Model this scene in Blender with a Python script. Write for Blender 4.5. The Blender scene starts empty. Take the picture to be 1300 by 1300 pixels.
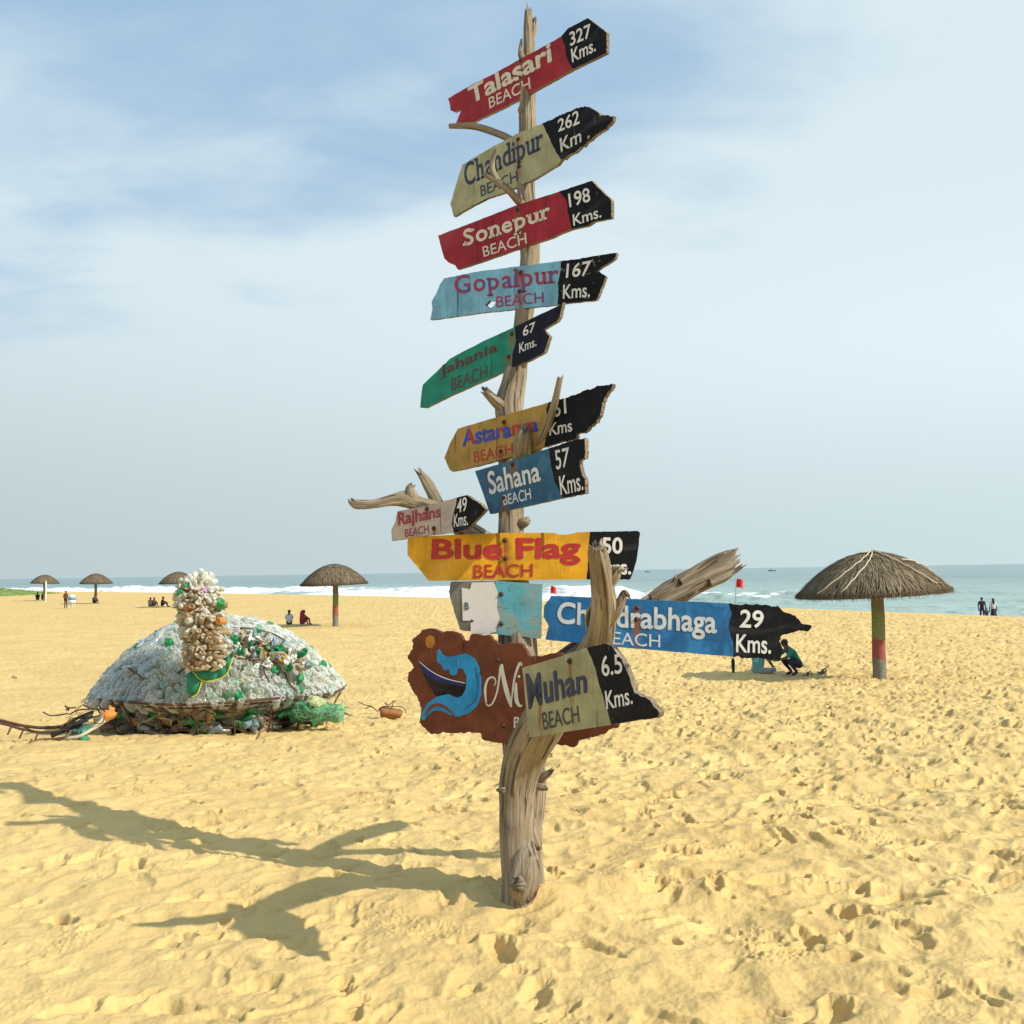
import bpy, bmesh, math, random
import numpy as np
from mathutils import Vector, Matrix, Quaternion
from mathutils.geometry import tessellate_polygon

random.seed(7)
rng = np.random.default_rng(11)
SC = bpy.context.scene
COL = SC.collection

# ------------------------------------------------------------------ camera
CAM_Z, F = 1.6, 1300.0
PITCH, ROLL = math.radians(3.32), math.radians(-0.852)
R3 = (Matrix.Rotation(math.pi / 2 + PITCH, 3, 'X') @ Matrix.Rotation(ROLL, 3, 'Z'))
CAM = Vector((0, 0, CAM_Z))
cd = bpy.data.cameras.new('camera')
cam = bpy.data.objects.new('camera', cd)
COL.objects.link(cam)
cam.matrix_world = Matrix.Translation(CAM) @ R3.to_4x4()
cd.sensor_width = 36
cd.lens = 36
cd.clip_start, cd.clip_end = 0.05, 60000
SC.camera = cam

# ------------------------------------------------------------------ light
SUN_EL, SUN_AZ = math.radians(36.5), math.radians(115)      # azimuth from +Y towards +X
SUN_STRENGTH, SKY_STRENGTH, EXPOSURE = 3.9, 0.085, 0.36
sun_to = Vector((math.sin(SUN_AZ) * math.cos(SUN_EL), math.cos(SUN_AZ) * math.cos(SUN_EL), math.sin(SUN_EL)))
sd_ = bpy.data.lights.new('sun', 'SUN')
sd_.energy, sd_.angle, sd_.color = SUN_STRENGTH, math.radians(0.6), (1.0, 0.93, 0.80)
so = bpy.data.objects.new('sun', sd_)
COL.objects.link(so)
so.rotation_euler = (-sun_to).to_track_quat('-Z', 'Y').to_euler()
so.location = (20, -10, 30)

SC.view_settings.view_transform = 'Standard'
SC.view_settings.look = 'None'
SC.view_settings.exposure = EXPOSURE
SC.view_settings.gamma = 1
SC.view_settings.use_curve_mapping = False
SC.cycles.transparent_max_bounces = 24
SC.cycles.max_bounces = 8


class NT:
    """small helper for node trees"""
    def __init__(s, nt):
        s.nt = nt
        nt.nodes.clear()

    def n(s, t, **kw):
        nd = s.nt.nodes.new(t)
        ins = kw.pop('ins', None)
        for k, v in kw.items():
            setattr(nd, k, v)
        if ins:
            for k, v in ins.items():
                s.put(nd.inputs[k], v)
        return nd

    def put(s, sock, v):
        if isinstance(v, bpy.types.NodeSocket):
            s.nt.links.new(v, sock)
        else:
            if hasattr(sock, 'default_value') and sock.type == 'RGBA' and len(v) == 3:
                v = (*v, 1)
            sock.default_value = v

    def m(s, op, a, b=0.0, c=0.0, clamp=False):
        nd = s.nt.nodes.new('ShaderNodeMath')
        nd.operation = op
        nd.use_clamp = clamp
        s.put(nd.inputs[0], a)
        s.put(nd.inputs[1], b)
        s.put(nd.inputs[2], c)
        return nd.outputs[0]

    def mix(s, f, a, b, mode='MIX'):
        nd = s.nt.nodes.new('ShaderNodeMix')
        nd.data_type = 'RGBA'
        nd.blend_type = mode
        s.put(nd.inputs[0], f)
        s.put(nd.inputs[6], a)
        s.put(nd.inputs[7], b)
        return nd.outputs[2]

    def noise(s, vec, scale, detail=4, rough=0.55, dist=0.0):
        nd = s.n('ShaderNodeTexNoise')
        nd.inputs['Scale'].default_value = scale
        nd.inputs['Detail'].default_value = detail
        nd.inputs['Roughness'].default_value = rough
        nd.inputs['Distortion'].default_value = dist
        if vec is not None:
            s.put(nd.inputs['Vector'], vec)
        return nd.outputs['Fac']

    def ramp(s, f, a, b):
        nd = s.n('ShaderNodeMapRange', interpolation_type='SMOOTHSTEP')
        s.put(nd.inputs[0], f)
        s.put(nd.inputs[1], a)
        s.put(nd.inputs[2], b)
        return nd.outputs[0]

    def scale(s, vec, sc, loc=(0, 0, 0)):
        nd = s.n('ShaderNodeMapping')
        s.put(nd.inputs['Vector'], vec)
        nd.inputs['Scale'].default_value = sc
        nd.inputs['Location'].default_value = loc
        return nd.outputs[0]


# ------------------------------------------------------------------ sky
wd = bpy.data.worlds.new('World')
SC.world = wd
wd.use_nodes = True
w = NT(wd.node_tree)
sky = w.n('ShaderNodeTexSky', sky_type='NISHITA')
sky.sun_disc = False
sky.sun_elevation, sky.sun_rotation = SUN_EL, SUN_AZ
sky.air_density, sky.dust_density, sky.ozone_density = 1.0, 1.6, 2.0
tc = w.n('ShaderNodeTexCoord').outputs['Generated']
sx = w.n('ShaderNodeSeparateXYZ')
w.put(sx.inputs[0], tc)
zc = w.m('MAXIMUM', sx.outputs['Z'], 0.0)
den = w.m('ADD', zc, 0.22)
cv = w.n('ShaderNodeCombineXYZ')
w.put(cv.inputs[0], w.m('DIVIDE', sx.outputs['X'], den))
w.put(cv.inputs[1], w.m('DIVIDE', sx.outputs['Y'], den))
n1 = w.noise(w.scale(cv.outputs[0], (1.0, 1.25, 1), (3.1, 0.4, 0)), 1.2, 5, 0.5, 0.4)
n2 = w.noise(w.scale(cv.outputs[0], (0.9, 1.7, 1), (7.7, 2.2, 0)), 2.6, 5, 0.55, 0.6)
nn = w.m('ADD', w.m('MULTIPLY', n1, 0.72), w.m('MULTIPLY', n2, 0.28))
# the veil is thicker towards the right (sun side) and low down
bias = w.m('ADD', w.m('MULTIPLY', sx.outputs['X'], 0.85), w.m('MULTIPLY', zc, -0.30))
cl = w.ramp(w.m('ADD', nn, bias), 0.27, 0.60)
hz = w.ramp(w.m('ADD', w.m('ADD', zc, w.m('MULTIPLY', w.m('SUBTRACT', nn, 0.5), -0.65)), w.m('MULTIPLY', sx.outputs['X'], -0.10)), 0.47, 0.30)
veil = w.m('MAXIMUM', w.m('MULTIPLY', cl, 0.92), w.m('MULTIPLY', hz, 0.93))
cloud_col = w.mix(w.ramp(zc, 0.0, 0.24), (5.25, 6.35, 6.5), (6.85, 7.95, 8.3))
tone = w.m('ADD', 1.0, w.m('MULTIPLY', sx.outputs['X'], 0.22))
tn = w.n('ShaderNodeCombineXYZ')
for q in range(3): w.put(tn.inputs[q], tone)
cloud_col = w.mix(w.ramp(zc, 0.35, 0.15), cloud_col, w.mix(1.0, cloud_col, tn.outputs[0], 'MULTIPLY'))
skyc = w.mix(0.82, sky.outputs[0], (3.75, 5.6, 7.5))
fin = w.mix(veil, skyc, cloud_col)
bg = w.n('ShaderNodeBackground', ins={'Color': fin, 'Strength': SKY_STRENGTH})
w.nt.links.new(bg.outputs[0], w.n('ShaderNodeOutputWorld').inputs[0])


# ------------------------------------------------------------------ pixel helpers (photo pixels -> rays of the camera above)
def ray(px, py):
    return (R3 @ Vector(((px - 650) / F, -(py - 650) / F, -1))).normalized()


def pt(px, py, Y):
    d = ray(px, py)
    return CAM + d * (Y / d.y)


# ------------------------------------------------------------------ generic builders
def ob(name, me, mat=None, parent=None):
    o = bpy.data.objects.new(name, me)
    COL.objects.link(o)
    if mat is not None:
        for m_ in (mat if isinstance(mat, (list, tuple)) else [mat]):
            me.materials.append(m_)
    if parent is not None:
        o.parent = parent
    return o


def mesh(name, v, f, smooth=False):
    me = bpy.data.meshes.new(name)
    me.from_pydata([tuple(map(float, q)) for q in v], [], [tuple(map(int, q)) for q in f])
    me.update()
    if smooth:
        me.polygons.foreach_set('use_smooth', [True] * len(me.polygons))
    return me


def mesh_np(name, v, quads, smooth=True):
    me = bpy.data.meshes.new(name)
    nv, nf = len(v), len(quads)
    k = quads.shape[1]
    me.vertices.add(nv)
    me.vertices.foreach_set('co', np.ascontiguousarray(v, dtype=np.float32).ravel())
    me.loops.add(nf * k)
    me.polygons.add(nf)
    me.loops.foreach_set('vertex_index', quads.astype(np.int32).ravel())
    me.polygons.foreach_set('loop_start', np.arange(0, nf * k, k, dtype=np.int32))
    me.polygons.foreach_set('use_smooth', np.full(nf, smooth))
    me.update(calc_edges=True)
    me.validate()
    return me


def empty(name, loc, label, cat, group=None, rot=None):
    o = bpy.data.objects.new(name, None)
    COL.objects.link(o)
    o.empty_display_size = 0.2
    o.location = loc
    if rot is not None:
        o.rotation_euler = rot
    tag(o, label, cat, group)
    return o


def tag(o, label=None, cat=None, group=None, kind=None):
    if label: o['label'] = label
    if cat: o['category'] = cat
    if group: o['group'] = group
    if kind: o['kind'] = kind
    return o


def copy_tree(o, parent=None):
    c = o.copy()
    COL.objects.link(c)
    if parent is not None:
        c.parent = parent
    for ch in list(o.children):
        copy_tree(ch, c)
    return c


def vnoise(x, y, z=0.0, seed=0):
    x, y, z = np.broadcast_arrays(np.asarray(x, float), np.asarray(y, float), np.asarray(z, float))
    xi, yi, zi = np.floor(x).astype(np.int64), np.floor(y).astype(np.int64), np.floor(z).astype(np.int64)
    fx, fy, fz = x - xi, y - yi, z - zi
    s = lambda t: t * t * (3 - 2 * t)
    fx, fy, fz = s(fx), s(fy), s(fz)

    def h(a, b, c):
        q = (a * 374761393 + b * 668265263 + c * 1274126177 + seed * 974711) & 0x7fffffff
        q = ((q ^ (q >> 13)) * 1274126177) & 0x7fffffff
        return ((q ^ (q >> 16)) & 0xffff) / 65535.0
    r = 0
    for i in (0, 1):
        for j in (0, 1):
            for k in (0, 1):
                r = r + h(xi + i, yi + j, zi + k) * (fx if i else 1 - fx) * (fy if j else 1 - fy) * (fz if k else 1 - fz)
    return r * 2 - 1


def crom(P, n):
    """Catmull-Rom resample of rows of P"""
    P = np.asarray(P, float)
    Q = np.vstack([2 * P[0] - P[1], P, 2 * P[-1] - P[-2]])
    seg = np.linalg.norm(np.diff(P[:, :3], axis=0), axis=1)
    cum = np.concatenate([[0], np.cumsum(seg)])
    out = []
    for t in np.linspace(0, cum[-1], n):
        i = min(np.searchsorted(cum, t, 'right') - 1, len(seg) - 1)
        u = (t - cum[i]) / max(seg[i], 1e-9)
        a, b, c, d = Q[i], Q[i + 1], Q[i + 2], Q[i + 3]
        out.append(0.5 * ((2 * b) + (c - a) * u + (2 * a - 5 * b + 4 * c - d) * u * u + (3 * b - a - 3 * c + d) * u ** 3))
    return np.array(out)


def tube_data(path, segs=12, n=None, rough=0.0, groove=0.0, seed=0, ragged=0.0, lobes=0.0, capend=True):
    """path rows x,y,z,r -> verts, faces, grain coords"""
    P = crom(path, n) if n else np.asarray(path, float)
    n = len(P)
    T = np.gradient(P[:, :3], axis=0)
    T /= np.linalg.norm(T, axis=1)[:, None] + 1e-9
    up = np.array([0, 1.0, 0]) if abs(T[0][1]) < 0.8 else np.array([1.0, 0, 0])
    A = []
    a = np.cross(T[0], up); a /= np.linalg.norm(a)
    for i in range(n):
        a = a - T[i] * np.dot(a, T[i]); a /= np.linalg.norm(a)
        A.append(a.copy())
    A = np.array(A); B = np.cross(T, A)
    L = np.concatenate([[0], np.cumsum(np.linalg.norm(np.diff(P[:, :3], axis=0), axis=1))])
    th = np.linspace(0, 2 * math.pi, segs, endpoint=False)
    TH, LL = np.meshgrid(th, L)
    R = np.repeat(np.maximum(P[:, 3], 1e-4)[:, None], segs, 1)
    cx, sx_ = np.cos(TH), np.sin(TH)
    tw = LL * 0.3
    if rough:
        R = R * (1 + rough * vnoise(cx * 1.3, sx_ * 1.3, LL * 5, seed) + rough * 0.5 * vnoise(cx * 3, sx_ * 3, LL * 12, seed + 1))
    if lobes:
        R = R * (1 + lobes * vnoise(np.cos(TH + tw) * 1.6 + 5, np.sin(TH + tw) * 1.6, LL * 1.1, seed + 5))
    if groove:
        g = vnoise(np.cos(TH + tw) * 7, np.sin(TH + tw) * 7, LL * 2.2, seed + 2)
        g2 = vnoise(np.cos(TH + tw) * 15, np.sin(TH + tw) * 15, LL * 4, seed + 3)
        R = R * (1 - groove * np.maximum(0, np.abs(g) * -1 + 0.35) * 2 + groove * 0.5 * g2)
    V = P[:, None, :3] + A[:, None] * (R * cx)[..., None] + B[:, None] * (R * sx_)[..., None]
    if ragged:
        rg = ragged * (vnoise(np.cos(th) * 2.5, np.sin(th) * 2.5, 0, seed + 9) + 0.8 * vnoise(np.cos(th) * 6, np.sin(th) * 6, 3, seed + 8))
        k = max(2, n // 8)
        for j in range(k):
            V[n - 1 - j] += (T[n - 1 - j][None, :] * rg[:, None]) * (1 - j / k)
    V = V.reshape(-1, 3)
    idx = np.arange(n * segs).reshape(n, segs)
    nx = np.roll(idx, -1, axis=1)
    Fq = np.stack([idx[:-1], nx[:-1], nx[1:], idx[1:]], -1).reshape(-1, 4)
    gr = np.stack([np.cos(TH + tw) * R, np.sin(TH + tw) * R, LL], -1).reshape(-1, 3)
    faces = [tuple(q) for q in Fq]
    verts = list(V); gr = list(gr)
    if capend:
        for row, tdir in ((0, -1), (n - 1, 1)):
            c = V.reshape(n, segs, 3)[row].mean(0) - T[row] * tdir * P[row, 3] * (0.25 if ragged else -0.15)
            verts.append(c); gr.append(np.array([0, 0, L[row]]))
            k = len(verts) - 1
            for j in range(segs):
                a_, b_ = idx[row][j], nx[row][j]
                faces.append((b_, a_, k) if row == 0 else (a_, b_, k))
    return verts, faces, gr


class MB:
    def __init__(s): s.v, s.f, s.g, s.c = [], [], [], []

    def add(s, v, f, g=None, c=None):
        o = len(s.v)
        s.v += [tuple(q) for q in v]
        s.f += [tuple(i + o for i in q) for q in f]
        s.g += list(g) if g is not None else [tuple(q) for q in v]
        if c is not None: s.c += [c] * len(v)
        elif s.c: s.c += [(1, 1, 1)] * len(v)
        return s

    def tube(s, path, segs=8, n=None, c=None, **kw):
        v, f, g = tube_data(path, segs, n, **kw)
        return s.add(v, f, g, c)

    def box(s, cx, cy, cz, sx, sy, sz, M=None, c=None):
        v = [Vector((cx + a * sx / 2, cy + b * sy / 2, cz + d * sz / 2)) for a in (-1, 1) for b in (-1, 1) for d in (-1, 1)]
        if M is not None: v = [M @ q for q in v]
        return s.add(v, [(0, 1, 3, 2), (4, 6, 7, 5), (0, 4, 5, 1), (2, 3, 7, 6), (0, 2, 6, 4), (1, 5, 7, 3)], None, c)

    def build(s, name, mat, parent=None, smooth=True):
        me = mesh(name, s.v, s.f, smooth)
        at = me.attributes.new('grain', 'FLOAT_VECTOR', 'POINT')
        at.data.foreach_set('vector', np.array(s.g, dtype=np.float32).ravel())
        if s.c:
            ca = me.attributes.new('tint', 'FLOAT_COLOR', 'POINT')
            ca.data.foreach_set('color', np.array([(*q, 1) for q in s.c], dtype=np.float32).ravel())
        return ob(name, me, mat, parent)


# ------------------------------------------------------------------ materials
def mat(name):
    m_ = bpy.data.materials.new(name)
    m_.use_nodes = True
    return m_, NT(m_.node_tree)


def out(t, sh, disp=None):
    o = t.n('ShaderNodeOutputMaterial')
    t.nt.links.new(sh, o.inputs[0])


def simple(name, col, rough=0.7, var=0.25, scale=14, metallic=0.0, bump=0.15):
    m_, t = mat(name)
    co = t.n('ShaderNodeTexCoord').outputs['Object']
    nz = t.noise(co, scale, 5)
    c = t.mix(nz, tuple(x * (1 - var) for x in col), tuple(min(1, x * (1 + var)) for x in col))
    bp = t.n('ShaderNodeBump', ins={'Height': nz, 'Strength': bump, 'Distance': 0.01})
    p = t.n('ShaderNodeBsdfPrincipled', ins={'Base Color': c, 'Roughness': rough, 'Metallic': metallic, 'Normal': bp.outputs[0]})
    out(t, p.outputs[0])
    return m_


def sand_material():
    m_, t = mat('sand')
    g = t.n('ShaderNodeNewGeometry').outputs['Position']
    a = t.noise(g, 0.6, 4)
    b = t.noise(g, 7, 5, 0.6)
    c = t.noise(g, 160, 4, 0.7)
    col = t.mix(t.ramp(a, 0.3, 0.7), (0.605, 0.420, 0.164), (0.680, 0.488, 0.202))
    col = t.mix(t.m('MULTIPLY', t.ramp(b, 0.48, 0.8), 0.35), col, (0.53, 0.355, 0.145))
    col = t.mix(t.m('MULTIPLY', t.ramp(c, 0.56, 0.78), 0.42), col, (0.30, 0.18, 0.07))
    col = t.mix(t.m('MULTIPLY', t.ramp(c, 0.44, 0.25), 0.35), col, (0.85, 0.66, 0.36))
    fz = t.noise(g, 420, 2, 0.6)
    col = t.mix(t.m('MULTIPLY', t.ramp(fz, 0.50, 0.78), 0.30), col, (0.26, 0.155, 0.06))
    col = t.mix(t.m('MULTIPLY', t.ramp(fz, 0.46, 0.25), 0.30), col, (0.86, 0.68, 0.38))
    # small dark bits of shell and twig
    bits = t.m('MULTIPLY', t.ramp(t.noise(g, 55, 2, 0.5), 0.70, 0.74), 0.5)
    col = t.mix(bits, col, (0.17, 0.10, 0.045))
    wet = t.n('ShaderNodeAttribute', attribute_name='wet').outputs['Fac']
    col = t.mix(wet, col, (0.24, 0.17, 0.09))
    h = t.m('ADD', t.m('MULTIPLY', t.noise(g, 26, 5, 0.6), 0.6), t.m('MULTIPLY', c, 0.26))
    bp = t.n('ShaderNodeBump', ins={'Height': h, 'Strength': 0.6, 'Distance': 0.02})
    p = t.n('ShaderNodeBsdfPrincipled', ins={'Base Color': col, 'Roughness': 0.92, 'Normal': bp.outputs[0]})
    p.inputs['Specular IOR Level'].default_value = 0.15
    out(t, p.outputs[0])
    return m_


def wood_material(name, light, dark, contrast=1.0):
    m_, t = mat(name)
    g = t.n('ShaderNodeAttribute', attribute_name='grain').outputs['Vector']
    fine = t.noise(t.scale(g, (90, 90, 3.0)), 1.0, 6, 0.6, 0.3)
    mid = t.noise(t.scale(g, (26, 26, 2.0)), 1.0, 5, 0.6, 0.8)
    big = t.noise(t.scale(g, (5, 5, 2.5)), 1.0, 4)
    f = t.m('ADD', t.m('MULTIPLY', fine, 0.5), t.m('MULTIPLY', mid, 0.5))
    col = t.mix(t.ramp(f, 0.5 - 0.16 / contrast, 0.5 + 0.16 / contrast), dark, light)
    patch = t.noise(t.scale(g, (9, 9, 5), (1.3, 0, 4)), 1.0, 6, 0.7, 0.5)
    col = t.mix(t.m('MULTIPLY', t.ramp(patch, 0.56, 0.70), 0.45), col, (0.34, 0.31, 0.25))
    col = t.mix(t.m('MULTIPLY', t.ramp(patch, 0.40, 0.28), 0.55), col, (0.075, 0.05, 0.03))
    col = t.mix(t.m('MULTIPLY', t.ramp(big, 0.45, 0.7), 0.55), col, tuple(q * 0.62 for q in dark))
    col = t.mix(t.m('MULTIPLY', t.ramp(mid, 0.60, 0.72), 0.5), col, tuple(min(1, q * 1.3) for q in light))
    crack = t.ramp(t.noise(t.scale(g, (45, 45, 1.1), (4, 2, 0)), 1.0, 3, 0.5), 0.40, 0.335)
    col = t.mix(t.m('MULTIPLY', crack, 0.75), col, (0.035, 0.025, 0.018))
    h = t.m('SUBTRACT', f, t.m('MULTIPLY', crack, 0.8))
    bp = t.n('ShaderNodeBump', ins={'Height': h, 'Strength': 1.0, 'Distance': 0.016})
    p = t.n('ShaderNodeBsdfPrincipled', ins={'Base Color': col, 'Roughness': 0.85, 'Normal': bp.outputs[0]})
    out(t, p.outputs[0])
    return m_


PAINT_N = [0]


def paint_material(name, col, bolts=(), wear=0.3, under=(0.20, 0.14, 0.09), streak=0.4, patch=None, rust_w=0.024):
    """weathered paint on a plank; object space u along the board, v up"""
    m_, t = mat(name)
    co = t.n('ShaderNodeTexCoord').outputs['Object']
    s = t.n('ShaderNodeSeparateXYZ')
    t.put(s.inputs[0], co)
    u, v = s.outputs[0], s.outputs[1]
    PAINT_N[0] += 1         # every plank gets its own stretch of grain
    co = t.scale(co, (1, 1, 1), (PAINT_N[0] * 3.37 % 11, PAINT_N[0] * 1.71 % 7, PAINT_N[0] * 0.9))
    grain = t.noise(t.scale(co, (4, 70, 4)), 1.0, 5, 0.6, 0.2)
    blot = t.noise(co, 9, 5, 0.6)
    drip = t.noise(t.scale(co, (60, 3.0, 1)), 1.0, 4, 0.6)
    c = t.mix(t.ramp(blot, 0.3, 0.75), tuple(q * 1.12 for q in col), tuple(q * 0.74 for q in col))
    c = t.mix(t.m('MULTIPLY', t.ramp(drip, 0.55, 0.75), streak), c, tuple(q * 0.55 + 0.01 for q in col))
    lines = t.noise(t.scale(co, (120, 5, 1), (5, 1, 2)), 1.0, 5, 0.65, 0.25)
    c = t.mix(t.m('MULTIPLY', t.ramp(lines, 0.50, 0.72), 0.42), c, tuple(q * 0.45 for q in col))
    c = t.mix(t.m('MULTIPLY', t.ramp(lines, 0.46, 0.30), 0.22), c, tuple(min(1, q * 1.25 + 0.03) for q in col))
    fade = t.noise(t.scale(co, (2.2, 6, 1), (0.4, 2.7, 0)), 1.0, 5, 0.6, 0.7)
    c = t.mix(t.m('MULTIPLY', t.ramp(fade, 0.54, 0.74), 0.30), c, tuple(q * 0.6 + 0.10 for q in col))
    c = t.mix(t.m('MULTIPLY', t.ramp(t.noise(co, 5, 5, 0.7, 0.4), 0.52, 0.72), 0.40), c, tuple(q * 0.5 + 0.004 for q in col))
    crk = t.ramp(t.noise(t.scale(co, (26, 1.1, 1), (2, 8, 1)), 1.0, 3, 0.5, 0.4), 0.335, 0.315)
    c = t.mix(t.m('MULTIPLY', crk, 0.75), c, tuple(q * 0.12 for q in col))
    if patch:
        c = t.mix(t.m('MULTIPLY', t.ramp(t.noise(co, 6.5, 4, 0.55, 0.6), 0.5, 0.62), 0.8), c, patch)
    chipn = t.m('ADD', t.m('MULTIPLY', t.noise(t.scale(co, (30, 90, 1)), 1.0, 4, 0.65), 0.6), t.m('MULTIPLY', t.noise(co, 22, 5, 0.7), 0.4))
    chip = t.ramp(chipn, 0.72 - 0.16 * wear, 0.745 - 0.16 * wear)
    c = t.mix(t.m('MULTIPLY', chip, 0.85), c, under)
    scratch = t.ramp(t.noise(t.scale(co, (110, 9, 1), (3, 7, 1)), 1.0, 2, 0.5), 0.74, 0.77)
    c = t.mix(t.m('MULTIPLY', scratch, 0.55), c, (0.42, 0.40, 0.34))
    wob = t.m('MULTIPLY', t.m('SUBTRACT', t.noise(t.scale(co, (3, 22, 1)), 1.0, 3), 0.5), 0.03)
    for (bu, bv, ln) in bolts:
        du = t.m('ADD', t.m('SUBTRACT', u, bu), wob)
        gx = t.m('POWER', 2.718, t.m('MULTIPLY', t.m('MULTIPLY', du, du), -1.0 / rust_w ** 2))
        below = t.m('MULTIPLY', t.ramp(t.m('SUBTRACT', v, bv), 0.022, 0.0), t.ramp(t.m('SUBTRACT', v, bv), -ln, -ln * 0.35))
        msk = t.m('MULTIPLY', t.m('MULTIPLY', gx, below), t.ramp(drip, 0.25, 0.52))
        c = t.mix(t.m('MULTIPLY', msk, 0.88), c, (0.24, 0.085, 0.014))
    h = t.m('SUBTRACT', t.m('MULTIPLY', grain, 0.5), t.m('MULTIPLY', chip, 0.5))
    bp = t.n('ShaderNodeBump', ins={'Height': h, 'Strength': 0.45, 'Distance': 0.004})
    p = t.n('ShaderNodeBsdfPrincipled', ins={'Base Color': c, 'Roughness': t.m('ADD', 0.5, t.m('MULTIPLY', blot, 0.25)), 'Normal': bp.outputs[0]})
    p.inputs['Specular IOR Level'].default_value = 0.3 if max(col) > 0.04 else 0.12
    out(t, p.outputs[0])
    return m_


def letter_material(name, col, wear=0.25, col2=None):
    m_, t = mat(name)
    co = t.n('ShaderNodeTexCoord').outputs['Object']
    blot = t.noise(co, 16, 5, 0.6)
    c = t.mix(t.ramp(blot, 0.3, 0.75), col, tuple(q * 0.72 for q in col))
    if col2:
        c = t.mix(t.ramp(t.noise(t.scale(co, (38, 9, 1)), 1, 2), 0.49, 0.53), c, col2)
    chipn = t.m('ADD', t.m('MULTIPLY', t.noise(t.scale(co, (30, 95, 1)), 1.0, 4, 0.65), 0.5), t.m('MULTIPLY', t.noise(co, 40, 5, 0.7), 0.5))
    chip = t.ramp(chipn, 0.70 - 0.16 * wear, 0.72 - 0.16 * wear)
    p = t.n('ShaderNodeBsdfPrincipled', ins={'Base Color': c, 'Roughness': 0.55})
    tr = t.n('ShaderNodeBsdfTransparent')
    mx = t.n('ShaderNodeMixShader', ins={0: chip, 1: p.outputs[0], 2: tr.outputs[0]})
    out(t, mx.outputs[0])
    return m_


def tint_material(name, rough=0.8, spec=0.3, transl=0.0, var=0.3, transp=0.0):
    m_, t = mat(name)
    a = t.n('ShaderNodeAttribute', attribute_name='tint').outputs['Color']
    co = t.n('ShaderNodeTexCoord').outputs['Object']
    nz = t.noise(co, 18, 4)
    c = t.mix(t.m('MULTIPLY', nz, var), a, t.mix(1.0, a, (0.5, 0.45, 0.4), 'MULTIPLY'))
    p = t.n('ShaderNodeBsdfPrincipled', ins={'Base Color': c, 'Roughness': rough})
    p.inputs['Specular IOR Level'].default_value = spec
    sh = p.outputs[0]
    if transl:
        tr = t.n('ShaderNodeBsdfTranslucent', ins={'Color': c})
        sh = t.n('ShaderNodeMixShader', ins={0: transl, 1: sh, 2: tr.outputs[0]}).outputs[0]
    if transp:
        lw = t.n('ShaderNodeLayerWeight', ins={'Blend': 0.35}).outputs['Facing']
        tb = t.n('ShaderNodeBsdfTransparent', ins={'Color': (0.93, 0.95, 0.93)})
        fac = t.m('MULTIPLY', t.m('SUBTRACT', 1.0, lw), transp)
        sh = t.n('ShaderNodeMixShader', ins={0: fac, 1: sh, 2: tb.outputs[0]}).outputs[0]
    out(t, sh)
    return m_


M_SAND = sand_material()
M_DRIFT = wood_material('driftwood', (0.38, 0.31, 0.21), (0.165, 0.122, 0.076))
M_DRIFT_GREY = wood_material('grey_driftwood', (0.34, 0.275, 0.19), (0.125, 0.095, 0.062), 1.2)
M_EDGE = wood_material('plank_edge', (0.30, 0.24, 0.165), (0.11, 0.08, 0.05))
M_RUST = simple('rusty_iron', (0.095, 0.042, 0.021), 0.85, 0.5, 40)
M_BOLT = simple('rusty_bolt', (0.07, 0.035, 0.02), 0.7, 0.5, 60, 0.4)
M_BLACK = None


# ------------------------------------------------------------------ terrain
CY = [54.0, 113.0, 234.0]
CX = [27.0, -7.9, -117.0]


def crest_x(Y):
    s1 = (CX[1] - CX[0]) / (CY[1] - CY[0])
    s2 = (CX[2] - CX[1]) / (CY[2] - CY[1])
    c = (s2 - s1) / (CY[2] - CY[0])
    Yc = np.clip(Y, -60, 420)
    x = CX[0] + s1 * (Yc - CY[0]) + c * (Yc - CY[0]) * (Yc - CY[1])
    return x + (Y - Yc) * -1.6


def shore(X, Y):
    """signed distance seaward of the beach crest"""
    e = 1.0
    slope = (crest_x(Y + e) - crest_x(Y - e)) / (2 * e)
    return (X - crest_x(Y)) / np.sqrt(1 + slope ** 2)


SEA_Z = -3.6
PY_ = [-400, 5.5, 8, 12.4, 19, 26, 40, 120, 600]
PZ_ = [0.0, 0.0, -0.06, -0.30, -0.80, -1.12, -1.14, -1.10, -1.05]


def base_z(X, Y):
    X, Y = np.asarray(X, float), np.asarray(Y, float)
    z = (np.interp(Y - 0.8, PY_, PZ_) + np.interp(Y, PY_, PZ_) + np.interp(Y + 0.8, PY_, PZ_)) / 3
    s = shore(X, Y)
    z = z + 0.13 * np.exp(-((X + 4.2) / 2.2) ** 2 - ((Y - 7.6) / 1.6) ** 2)
    k = np.log1p(np.exp(np.clip((s - 1.0) / 1.5, -30, 30))) * 1.5
    return np.maximum(z - 0.115 * k, -7.5)


TN, TP = 2800, 18.0                     # tile of trampled sand: 18 m, 6 mm cells


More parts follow.
